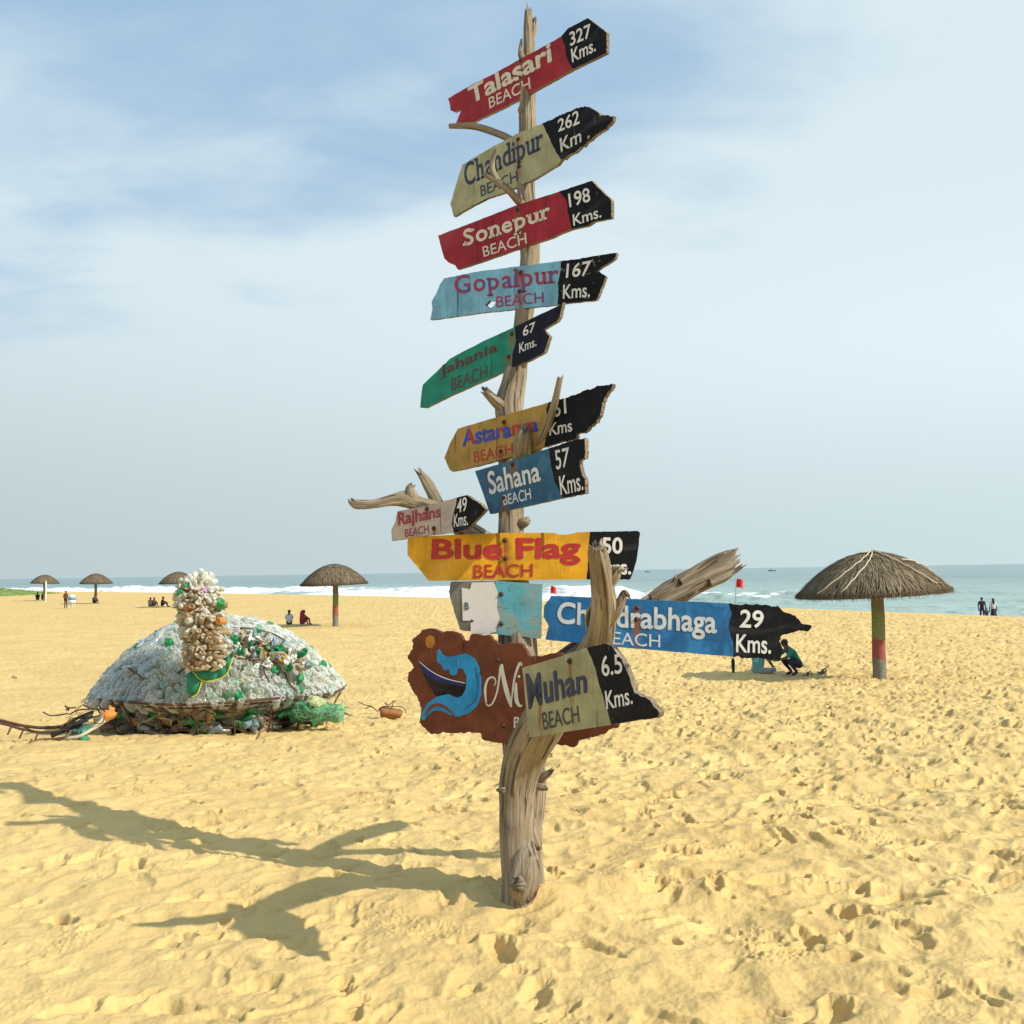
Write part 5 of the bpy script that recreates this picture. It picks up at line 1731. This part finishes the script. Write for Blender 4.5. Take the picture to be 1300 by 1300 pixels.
def debris():
    g = gp(60, 938)
    root = empty('scrap_ladder', (g.x, g.y, g.z), 'bent rusty ladder-like frame lying on the sand left of the turtle', 'scrap frame')
    off = Vector(root.location)

    def rod(pts, r, name='bar'):
        rows = [(*(pt(x, y, Y) - off), r) for x, y, Y in pts]
        MB().tube(rows, 8, 40, rough=0.2, seed=int(pts[0][0])).build(name, M_RUST, root)
    Y0 = 12.0
    rod([(-40, 908, Y0), (0, 915, Y0), (28, 921, Y0), (55, 924, Y0), (78, 922, Y0), (92, 914, Y0 + .1), (118, 905, Y0 + .2)], 0.018)
    rod([(-40, 913, Y0 - .1), (0, 918, Y0 - .1), (30, 926, Y0 - .1), (60, 930, Y0 - .1), (85, 925, Y0 - .1), (118, 909, Y0 + .1)], 0.015)
    rod([(-10, 913, Y0), (8, 916, Y0 - .1), (26, 921, Y0), (45, 930, Y0 - .2)], 0.010)
    for x, y in ((14, 924), (29, 929), (49, 930)):
        rod([(x, y - 1, Y0 - .1), (x - 4, y + 8, Y0 - .3)], 0.011, 'rung')
    def tube_(pts, r, name, m):
        MB().tube([(*(pt(x, y, Y) - off), r) for x, y, Y in pts], 8, 40, rough=0.2, seed=int(pts[0][0])).build(name, m, root)
    M_DK = simple('dark_rubber', (0.022, 0.020, 0.018), 0.7)
    tube_([(116, 908, Y0), (100, 918, Y0 - .1), (84, 926, Y0 - .1), (66, 934, Y0 - .1)], 0.03, 'hose', M_DK)
    tube_([(118, 903, Y0), (98, 912, Y0), (86, 921, Y0), (76, 925, Y0)], 0.018, 'hose', M_DK)
    rr_ = random.Random(8)
    for k in range(16):
        x0, y0 = rr_.uniform(82, 140), rr_.uniform(898, 932)
        x1, y1 = x0 + rr_.uniform(-34, 26), y0 + rr_.uniform(-8, 14)
        tube_([(x0, y0, Y0 - .1), ((x0 + x1) / 2 + rr_.gauss(0, 3), (y0 + y1) / 2 + rr_.gauss(0, 3), Y0 - .15), (x1, min(y1, 938), Y0 - .2)], rr_.uniform(.005, .011), 'twig', M_DK if k % 3 else M_RUST)
    rod([(126, 892, Y0 + .2), (127, 898, Y0 + .1), (132, 901, Y0), (138, 897, Y0)], 0.012)
    rod([(88, 914, Y0), (84, 925, Y0 - .1), (85, 936, Y0 - .3)], 0.008)
    # foam block
    m_ = tint_material('foam_block', 0.8, 0.2, 0, 0.3)
    p = pt(134, 908, 12.05)
    v, f = crumple(0, 0, 0, 0.125, 0.08, 0.075, 3.3, 18, 12, 0.45)
    mb = MB(); mb.add(v, f, None, (0.62, 0.45, 0.22))
    mb.c = [((0.66, 0.25, 0.06) if q[0] > 0.0 else (0.66, 0.54, 0.34)) for q in mb.v]
    o = mb.build('foam_scrap', m_)
    o.location = p; o.rotation_euler = (0, -0.5, 0)
    tag(o, 'torn orange and cream foam scrap caught at the left end of the turtle', 'foam scrap')
    mb = MB()
    mb.tube([(*(pt(132, 914, 11.9)), .03), (*(pt(118, 925, 11.85)), .022), (*(pt(102, 934, 11.8)), .016), (*(pt(84, 937, 11.8)), .02)], 10, 30, (0.62, 0.57, 0.44), rough=0.2)
    tag(mb.build('plastic_strip', m_), 'dirty white plastic strip on the sand under the foam scrap', 'plastic strip')
    mb = MB()
    mb.tube([(*pt(102, 932, 11.7), .006), (*pt(70, 937, 11.7), .008), (*pt(48, 939, 11.7), .010), (*pt(30, 946, 11.65), .006)], 7, 30, (0.2, 0.13, 0.08), rough=0.2)
    tag(mb.build('stick', m_), 'thin brown stick on the sand in front of the rusty frame', 'stick')
    p = pt(104, 926, 11.95)
    v, f = crumple(p.x, p.y, p.z, 0.11, 0.1, 0.06, 8.8, 18, 12, 0.6)
    v2, f2 = crumple(p.x + .06, p.y - .1, p.z - .06, 0.05, 0.05, 0.08, 2.8, 14, 10, 0.6)
    mb = MB(); mb.add(v, f, None, (0.06, 0.16, 0.11)); mb.add(v2, f2, None, (0.08, 0.30, 0.20))
    tag(mb.build('net_scrap', m_), 'dark green scrap of net between the rusty frame and the turtle', 'net scrap')
    # right side: rusty float with wires
    g = gp(497, 912)
    r2 = empty('rusty_can', (g.x, g.y, g.z + 0.07), 'rusty crushed can tangled with wire on the sand right of the turtle', 'rusty can')
    v, f, gr = tube_data([(-0.16, 0, 0.03, 0.05), (-0.14, 0, 0.03, 0.075), (0, 0, 0.01, 0.075), (0.13, 0, -0.01, 0.062), (0.15, 0, -0.015, 0.04)], 18, 30, rough=0.12, seed=4)
    MB().add(v, f, gr).build('can', simple('rust_orange', (0.30, 0.125, 0.045), 0.8, 0.55, 22), r2)
    off2 = Vector(r2.location)
    for pts in ([(455, 891), (464, 895), (472, 897), (480, 904)], [(480, 902), (486, 897), (496, 897), (508, 897), (514, 900), (515, 906)], [(497, 899), (499, 893), (499, 889)], [(488, 892), (493, 895), (499, 891), (503, 890)], [(464, 900), (470, 897), (478, 902)]):
        MB().tube([(*(pt(x, y, g.y - .05) - off2), .006) for x, y in pts], 6, 16, rough=0.2).build('wire', M_RUST, r2)
    g = gp(448, 908)
    o = MB().tube([(*(pt(433, 903, g.y) ), .014), (*(pt(440, 906, g.y)), .011), (*(pt(452, 911, g.y - .05)), .010), (*(pt(463, 914, g.y - .1)), .013)], 8, 20, rough=0.2).build('iron_bar', M_RUST)
    tag(o, 'short rusty iron bar poking out of the green net right of the turtle', 'iron bar')
    g = gp(18, 862)
    o = MB().tube([(g.x - .06, g.y, g.z + .04, .02), (g.x - .02, g.y, g.z + .07, .02), (g.x + .03, g.y, g.z + .04, .02), (g.x + .08, g.y, g.z + .03, .012)], 8, 20, rough=0.2).build('stick', M_DRIFT)
    tag(o, 'small dark crooked stick lying alone on the left sand', 'stick')


debris()


# ------------------------------------------------------------------ people
def cloth(name, c, r=0.85): return simple(name, c, r, 0.2, 9)


SKIN = cloth('skin', (0.13, 0.07, 0.045), 0.6)
HAIR = cloth('black_hair', (0.012, 0.010, 0.010), 0.5)
SHOE = cloth('dark_shoe', (0.03, 0.03, 0.035))
POSES = {
    'stand': dict(pel=(0, 0, .93), bel=(0, 0, 1.08), che=(0, 0, 1.30), nec=(0, -.01, 1.46), h0=(0, -.02, 1.55), h1=(0, -.02, 1.65), sh=(.165, 0, 1.40), el=(.23, .03, 1.14), wr=(.22, -.08, .92), ha=(.21, -.12, .84), hi=(.09, 0, .9), kn=(.10, -.02, .5), an=(.10, .03, .09), to=(.11, -.12, .05)),
    'sit': dict(pel=(0, 0, .12), bel=(0, -.02, .26), che=(0, -.07, .50), nec=(0, -.11, .65), h0=(0, -.14, .73), h1=(0, -.16, .83), sh=(.165, -.07, .59), el=(.21, -.28, .42), wr=(.08, -.44, .43), ha=(.02, -.50, .40), hi=(.09, -.02, .12), kn=(.13, -.38, .45), an=(.11, -.52, .09), to=(.11, -.66, .05)),
    'cross': dict(pel=(0, 0, .12), bel=(0, -.02, .26), che=(0, -.06, .50), nec=(0, -.09, .65), h0=(0, -.12, .74), h1=(0, -.14, .84), sh=(.17, -.06, .59), el=(.23, -.20, .36), wr=(.22, -.38, .24), ha=(.18, -.46, .22), hi=(.10, -.02, .13), kn=(.33, -.32, .17), an=(.02, -.42, .09), to=(-.08, -.48, .06)),
    'crouch': dict(pel=(0, .10, .27), bel=(0, .07, .40), che=(0, -.10, .60), nec=(0, -.21, .74), h0=(0, -.27, .80), h1=(0, -.30, .90), sh=(.165, -.15, .68), el=(.20, -.36, .50), wr=(.14, -.58, .44), ha=(.12, -.68, .44), hi=(.09, .10, .28), kn=(.15, -.30, .45), an=(.12, .0, .10), to=(.13, -.17, .05)),
}
BODY = {}


def body_mesh(pose, fingers=False):
    key = (pose, fingers)
    if key in BODY: return BODY[key]
    P = POSES[pose]
    V, E, R, G = [], [], [], []

    def add(p, r, parent=None, reg=1):
        V.append(p); R.append(r)
        if parent is not None: E.append((parent, len(V) - 1)); G.append(reg)
        return len(V) - 1
    pel = add(P['pel'], .13)
    bel = add(P['bel'], .125, pel, 1); che = add(P['che'], .135, bel, 1)
    nec = add(P['nec'], .05, che, 0); h0 = add(P['h0'], .078, nec, 0); h1 = add(P['h1'], .082, h0, 0)
    no = Vector(P['h0']) + Vector((0, -.09, .03)); add(tuple(no), .016, h0, 0)
    for s in (1, -1):
        m_ = lambda p: (p[0] * s, p[1], p[2])
        sh = add(m_(P['sh']), .062, che, 1); el = add(m_(P['el']), .045, sh, 1); wr = add(m_(P['wr']), .030, el, 0); ha = add(m_(P['ha']), .034, wr, 0)
        hi = add(m_(P['hi']), .088, pel, 2); kn = add(m_(P['kn']), .060, hi, 2); an = add(m_(P['an']), .040, kn, 2); add(m_(P['to']), .038, an, 3)
    me = bpy.data.meshes.new('sk')
    me.from_pydata(V, E, [])
    o = bpy.data.objects.new('sk', me)
    COL.objects.link(o)
    sk = o.modifiers.new('s', 'SKIN')
    sk.use_smooth_shade = True
    for i, d in enumerate(me.skin_vertices[0].data):
        d.radius = (R[i], R[i])
        d.use_root = (i == 0)
    ss = o.modifiers.new('ss', 'SUBSURF'); ss.levels = 2; ss.render_levels = 2
    dg = bpy.context.evaluated_depsgraph_get()
    me2 = bpy.data.meshes.new_from_object(o.evaluated_get(dg))
    bpy.data.objects.remove(o)
    # fingers, rooted in the palm
    bm = bmesh.new(); bm.from_mesh(me2)
    for s in (1, -1):
        wr, ha = Vector((P['wr'][0] * s, *P['wr'][1:])), Vector((P['ha'][0] * s, *P['ha'][1:]))
        d = (ha - wr).normalized()
        side = d.cross(Vector((0, 0, 1)))
        side = side.normalized() if side.length > .2 else Vector((1, 0, 0))
        nrm = d.cross(side)
        for k, (o_, ln) in enumerate(((-.026, .055), (-.009, .068), (.009, .072), (.026, .064), (.040, .045))):
            b0 = ha + side * o_ * (-s) - (d * .03 if k == 4 else Vector())
            dd = (d + side * (-s) * .7).normalized() if k == 4 else d
            v, f, _ = tube_data([(*b0, .010), (*(b0 + dd * (.02 + ln * .5)), .0095), (*(b0 + dd * (.02 + ln) - nrm * .012), .007)], 6)
            vs = [bm.verts.new(q) for q in v]
            for q in f:
                fc = bm.faces.new([vs[i] for i in q]); fc.smooth = True
    bm.to_mesh(me2); bm.free()
    segs = [(Vector(V[a]), Vector(V[b]), g) for (a, b), g in zip(E, G)]
    for p in me2.polygons:
        c = p.center
        best = None
        for a, b, g in segs:
            ab = b - a
            t_ = max(0, min(1, (c - a).dot(ab) / max(ab.length_squared, 1e-9)))
            e = (c - a - ab * t_).length
            if best is None or e < best[0]: best = (e, g)
        p.material_index = best[1]
    BODY[key] = me2
    return me2


def person(label, loc, rz, pose, top, bottom, scale=1.0, group=None, hair='short', extra=None, sleeve=True):
    P = POSES[pose]
    root = empty('person', loc, label, 'person', group)
    root.rotation_euler = (0, 0, rz)
    root.scale = (scale,) * 3
    me = body_mesh(pose).copy()
    me.name = 'body'
    me.materials.clear()
    idx = [p.material_index for p in body_mesh(pose).polygons]
    ob('body', me, [SKIN, top, bottom, SHOE], root)
    me.polygons.foreach_set('material_index', idx)
    h0, h1 = Vector(P['h0']), Vector(P['h1'])
    up = (h1 - h0).normalized()
    c = (h0 + h1) / 2 + up * 0.030 + Vector((0, .018, 0))
    v, f = crumple(0, 0, 0, .092, .098, .088, 1.1, 14, 10, 0.12)
    if hair == 'long':
        v2, f2 = crumple(0, .07, -.16, .075, .055, .20, 2.1, 12, 8, 0.15)
        f = f + [tuple(i + len(v) for i in q) for q in f2]; v = v + v2
    MB().add([tuple(Vector(q) + c) for q in v], f).build('hair', HAIR, root)
    if extra: extra(root, P)
    return root


def skirt(mat_, name='skirt', r0=.15, r1=.26, z0=1.0, z1=.12):
    def fn(root, P):
        rows = []
        V, Fc = [], []
        for i in range(7):
            f = i / 6
            for j in range(18):
                a = 2 * math.pi * j / 18
                r = (r0 + (r1 - r0) * f) * (1 + .06 * f * math.sin(5 * a))
                V.append((r * math.cos(a), r * .8 * math.sin(a), z0 + (z1 - z0) * f))
        for i in range(6):
            for j in range(18):
                a, b = i * 18 + j, i * 18 + (j + 1) % 18
                Fc.append((a, a + 18, b + 18, b))
        MB().add(V, Fc).build(name, mat_, root)
    return fn


def at_px(px, D):
    d = ray(px, 760)
    x, y = d.x / d.y * D, D
    return Vector((x, y, float(base_z(x, y))))


C_TEAL = cloth('teal_jersey', (0.10, 0.33, 0.30)); C_GREEN = cloth('green_shirt', (0.012, 0.24, 0.19)); C_JEANS = cloth('pale_jeans', (0.30, 0.36, 0.42)); C_DARK = cloth('dark_cloth', (0.015, 0.017, 0.024))
C_WHITE = cloth('white_shirt', (0.55, 0.57, 0.62)); C_RED = cloth('red_saree', (0.24, 0.025, 0.04)); C_PINK = cloth('dusty_pink_shirt', (0.36, 0.20, 0.15)); C_BEIGE = cloth('beige_cloth', (0.45, 0.36, 0.2)); C_NAVY = cloth('navy_cloth', (0.02, 0.025, 0.06)); C_MAROON = cloth('maroon_cloth', (0.16, 0.04, 0.03))


def jersey_mark(root, P):
    # white numeral painted on the back of the jersey
    v, f = glyphs('0', 0.01)
    lo, hi = v.min(0), v.max(0)
    q = (v - (lo + hi) / 2) * 0.20
    cb = Vector(P['che'])
    MB().add([(-a, .145 + cb.y + .0 - 1.1 * a * a - .12 * (b), cb.z - .06 + b) for a, b in q], f).build('jersey_number', C_WHITE, root, False)


p_ = gp(963, 857)
person('person in a teal jersey and pale jeans sitting with back turned under the blue board', on_ground(p_.x, p_.y, -.03), math.radians(140), 'cross', C_TEAL, C_JEANS, 0.98, extra=jersey_mark)
p_ = gp(1009, 857)
person('person in a dark green shirt crouching beside the large umbrella shadow', on_ground(p_.x, p_.y, -.02), math.radians(-72), 'crouch', C_GREEN, C_NAVY, 0.97)
p_ = gp(367, 794)
person('person in a white shirt sitting on the sand beside a red clothed companion', on_ground(p_.x, p_.y, -.02), math.radians(190), 'sit', C_WHITE, C_DARK, 0.95)


def veil(root, P):
    c = Vector(P['h0'])
    v, f = crumple(c.x, c.y + .11, c.z - .10, .15, .11, .24, 4.4, 14, 10, 0.15)
    MB().add(v, f).build('veil', C_RED, root)


p_ = gp(383, 794)
person('person wrapped in red cloth sitting beside the white shirted person', on_ground(p_.x, p_.y, -.02), math.radians(140), 'sit', C_RED, C_RED, 0.95, extra=veil)
p_ = gp(190.5, 771)
person('person in a dusty pink shirt, leftmost of three sitting behind the turtle', at_px(190.5, p_.y), math.radians(185), 'sit', C_PINK, C_DARK, 1.0)
person('person in a pink shirt with bowed head, middle of three sitting behind the turtle', at_px(194.5, p_.y + 1.0), math.radians(160), 'sit', C_PINK, C_MAROON, 0.95)
person('person in dark clothes sitting at the right end of three behind the turtle', at_px(205, p_.y), math.radians(120), 'sit', C_DARK, C_DARK, 1.05)
# three at the water on the right, standing down the slope behind the crest
def slope_pt(px, py_feet_hidden, D):
    d = ray(px, 781)
    x, y = d.x / d.y * D, D
    return Vector((x, y, float(base_z(x, y))))


for (px, D, rz, lab, tp, bt, sc_, ex) in ((1247, 70, 2.6, 'person in a dark vest over a beige top standing at the right waterside', C_DARK, C_NAVY, 1.0, None), (1252.6, 70.5, 3.4, 'small child in dark clothes standing beside an adult at the right waterside', C_NAVY, C_DARK, 0.62, None),
                                          (1261.5, 70, 3.0, 'person in a white top and long dark skirt standing at the right waterside', C_WHITE, C_DARK, 1.0, skirt(C_NAVY))):
    p = slope_pt(px, 0, D)
    person(lab, p, rz, 'stand', tp, bt, sc_, 'people at the right waterside', extra=ex, hair='long' if ex else 'short')
# by the litter barrel and the far umbrellas
person('person in maroon standing behind the blue and white barrel', at_px(83.5, 92), math.radians(170), 'stand', C_MAROON, C_DARK, 0.92)
person('person in dark clothes sitting at the foot of the small far umbrella', at_px(119.2, 106), math.radians(60), 'sit', C_DARK, C_DARK, 1.05)
person('person in black sitting under the farthest umbrella, on the left', at_px(47.5, 126), math.radians(200), 'sit', C_DARK, C_DARK, 1.15)
person('person in black sitting under the farthest umbrella, close to its pole', at_px(54, 126), math.radians(170), 'sit', C_DARK, C_DARK, 1.15)
# tiny figures along the left shore, on the crest
k = 0
for (px, py, hpx) in ((138.5, 746.5, 4.6), (141, 747, 5), (144.5, 747.5, 3.6), (146.6, 747.8, 4.0), (206.5, 749.5, 5.2), (209.5, 750.5, 3.4), (213.6, 750.3, 5.4), (84.5, 749.5, 5), (5, 742, 4.2), (12, 742.5, 4), (26.5, 742, 4.5), (16, 742.2, 4)):
    D = 1.65 * F / hpx * 0.62
    d = ray(px, py)
    # stand them where this line of sight leaves the sand
    x, y = d.x / d.y * D, D
    z = float(base_z(x, y))
    want = CAM.z + d.z / d.y * D
    for it in range(60):
        x, y = d.x / d.y * D, D
        z = float(base_z(x, y)); want = CAM.z + d.z / d.y * D
        if z > want: break
        D *= 1.02
        if D > 600: break
    s_ = hpx / F * D / 1.70
    lab = 'tiny dark figure standing at the far left water edge beyond the umbrellas' if px > 60 else 'tiny dark figure on the farthest left shore above the green bank'
    person(lab, Vector((x, y, z)), random.uniform(0, 6), 'stand', [C_DARK, C_NAVY, C_MAROON][k % 3], C_DARK, max(0.5, min(1.3, s_)), 'tiny figures at the far left water edge' if px > 60 else 'tiny figures on the farthest left shore')
    k += 1


# ------------------------------------------------------------------ barrel, post, flags, shoes, bank, boats
def barrel():
    b = at_px(91.5, 90)
    root = empty('litter_barrel', b, 'white and blue topped litter barrel on thin white legs, left far sand', 'litter bin')
    M_W = cloth('white_plastic', (0.62, 0.64, 0.64), 0.5); M_B = cloth('blue_plastic', (0.07, 0.27, 0.50), 0.5)
    rows = [(0, 0, .50, .24), (0, 0, .52, .29), (0, 0, .78, .31)]
    MB().tube(rows, 20).build('body', M_W, root)
    MB().tube([(0, 0, .783, .312), (0, 0, 1.02, .312)], 20).build('band', M_B, root)
    MB().tube([(0, 0, 1.024, .30), (0, 0, 1.12, .26), (0, 0, 1.22, .16), (0, 0, 1.27, .05)], 20).build('lid', M_W, root)
    for a in range(4):
        x, y = .25 * math.cos(a * 1.571 + .6), .25 * math.sin(a * 1.571 + .6)
        MB().tube([(x * 1.15, y * 1.15, -.05, .022), (x, y, .52, .022)], 8).build('leg', M_W, root)


barrel()
b = gp(58, 764.5)
o = MB().tube([(0, 0, -.2, .085), (0, 0, 1.2, .08), (0, 0, 2.35, .075)], 14, 12, rough=0.03).build('white_post', cloth('white_paint', (0.68, 0.66, 0.60), 0.6))
o.location = b
tag(o, 'plain white post standing in front of the farthest thatched umbrella', 'post')

M_FLAG = cloth('red_flag_cloth', (0.62, 0.02, 0.03), 0.8)


def flag(label, px_b, py_b, px_f, py_top, w_px, h_px, dark):
    g = gp(px_b, py_b)
    k = g.y / F
    H = pt(px_f, py_top, g.y).z - g.z
    dx = pt(px_f, py_top, g.y).x - g.x
    root = empty('warning_flag', g, label, 'flag', 'red warning flags on the beach')
    if dark:
        MB().tube([(0, 0, -.1, .03), (0.0, 0, .30, .05), (0.0, 0, .36, .02)], 10, 8).build('stake', C_DARK, root)
    MB().tube([(0, 0, -.05, .012), (dx, 0, H, .010)], 8, 8).build('pole', cloth('grey_pole', (0.35, 0.34, 0.33)), root)
    V, Fc = [], []
    for i in range(9):
        for j in range(6):
            f, g_ = i / 8, j / 5
            V.append((dx + f * w_px * k, 0.06 * math.sin(f * 7 + g_), H - .01 - g_ * h_px * k - f * f * .12 * h_px * k * 2))
    for i in range(8):
        for j in range(5):
            a = i * 6 + j
            Fc.append((a, a + 1, a + 7, a + 6))
    MB().add(V, Fc).build('cloth', M_FLAG, root)


flag('small red flag on a pole with a dark foot, right of the grey log', 931, 853, 934.5, 734, 9, 11, True)
flag('small red flag above the left end of the long blue board', 701, 836, 699, 743.5, 7, 9, False)


def sandal(x, y, rz, root):
    V, Fc = slab_mesh([[(.13 * math.cos(t_), (.045 - .012 * math.cos(2 * t_ + .5)) * math.sin(t_)) for t_ in np.linspace(0, 6.283, 18, endpoint=False)]], .03, (), 0, .045)[:2]
    M = Matrix.Translation((x, y, 0)) @ Matrix.Rotation(rz, 4, 'Z')
    MB().add([M @ Vector(v) for v in V], Fc).build('sole', SHOE, root, False)
    rows = [(*(M @ Vector((.03, -.05, .04))), .012), (*(M @ Vector((.04, 0, .11))), .016), (*(M @ Vector((.03, .05, .04))), .012)]
    MB().tube(rows, 8, 10).build('strap', cloth('brown_strap', (0.05, 0.03, 0.025)), root)


for (px, lab) in ((1024, 'pair of dark sandals on the sand close behind the crouching person'), (1043, 'pair of dark brown sandals on the sand, farther right from the crouching person')):
    g = gp(px, 856)
    g = on_ground(g.x, g.y)
    root = empty('sandals', g, lab, 'sandals', 'sandals beside the crouching person')
    sandal(0, 0, 0.4, root); sandal(.12, .16, 0.9, root)


def bank():
    c = at_px(-30, 170)
    V, Fc = [], []
    nu, nv = 60, 30
    L, W, H = 48.0, 26.0, 1.55
    for i in range(nu + 1):
        for j in range(nv + 1):
            x, y = (i / nu - .5) * L, (j / nv - .5) * W
            e = max(0, 1 - (abs(x) / (L / 2)) ** 3) * max(0, 1 - (abs(y) / (W / 2)) ** 2.2)
            z = H * e ** 0.7 * (1 + .12 * float(vnoise(x / 4, y / 4, 2))) + .1 * float(vnoise(x, y, 5)) * e - .08
            V.append((x, y, z))
    for i in range(nu):
        for j in range(nv):
            a = i * (nv + 1) + j
            Fc.append((a, a + nv + 1, a + nv + 2, a + 1))
    m_, t = mat('bank_turf')
    g = t.n('ShaderNodeNewGeometry').outputs['Position']
    cc = t.mix(t.ramp(t.noise(g, .5, 5, .65), .35, .65), (0.13, 0.21, 0.03), (0.22, 0.27, 0.07))
    out(t, t.n('ShaderNodeBsdfPrincipled', ins={'Base Color': cc, 'Roughness': .9}).outputs[0])
    o = mesh('grassy_bank', V, Fc, True)
    o = ob('grassy_bank', o, m_)
    o.location = (c.x - 14, c.y, float(base_z(c.x, c.y)) - .05)
    tag(o, kind='structure')
    r_ = random.Random(3)
    mb = MB()
    for k in range(7000):
        i = r_.randrange(len(V))
        v = Vector(V[i])
        if v.z < .1: continue
        x, y = v.x + r_.uniform(-.5, .5), v.y + r_.uniform(-.5, .5)
        h, a = r_.uniform(.08, .24), r_.uniform(0, 6.28)
        w_ = r_.uniform(.03, .09)
        f = r_.uniform(.7, 1.3)
        mb.add([(x - w_ * math.cos(a), y - w_ * math.sin(a), v.z - .05), (x + w_ * math.cos(a), y + w_ * math.sin(a), v.z - .05), (x + r_.gauss(0, .1), y + r_.gauss(0, .1), v.z + h)], [(0, 1, 2)], None, (.16 * f, .245 * f, .045 * f))
    gr = mb.build('grass', tint_material('grass_blades', .8, .2, .3, .3), None, False)
    gr.location = o.location
    tag(gr, 'short green grass on the far left bank', 'grass', kind='stuff')


bank()


def boat(px, D, lab):
    d = ray(px, 722)
    x, y = d.x / d.y * D, D
    root = empty('fishing_boat', (x, y, SEA_Z), lab, 'boat', 'fishing boats on the horizon')
    V, Fc = [], []
    prof = [(-5.5, .05, 1.9), (-4, .8, 1.3), (-1, 1.2, 1.0), (2, 1.1, 1.05), (4.2, .7, 1.4), (5.6, .05, 2.1)]
    for (xx, hw, zt) in prof:
        V += [(xx, -hw, zt), (xx, -hw * .6, -.3), (xx, hw * .6, -.3), (xx, hw, zt), (xx, 0, zt - .4)]
    for i in range(len(prof) - 1):
        for j in range(5):
            a, b = i * 5 + j, i * 5 + (j + 1) % 5
            Fc.append((a, b, b + 5, a + 5))
    MB().add(V, Fc).build('hull', cloth('dark_hull', (0.05, 0.06, 0.075)), root)
    MB().box(-1.5, 0, 1.7, 2.2, 1.5, 1.5).build('cabin', cloth('grey_cabin', (0.12, 0.14, 0.16)), root, False)
    MB().tube([(1.5, 0, .8, .06), (1.5, 0, 4.0, .04)], 8).build('mast', cloth('mast_wood', (0.08, 0.07, 0.06)), root)


boat(980, 1500, 'tiny dark fishing boat on the horizon left of the large umbrella')
boat(822, 1900, 'tiny dark fishing boat on the horizon right of the yellow board')

bpy.context.view_layer.update()
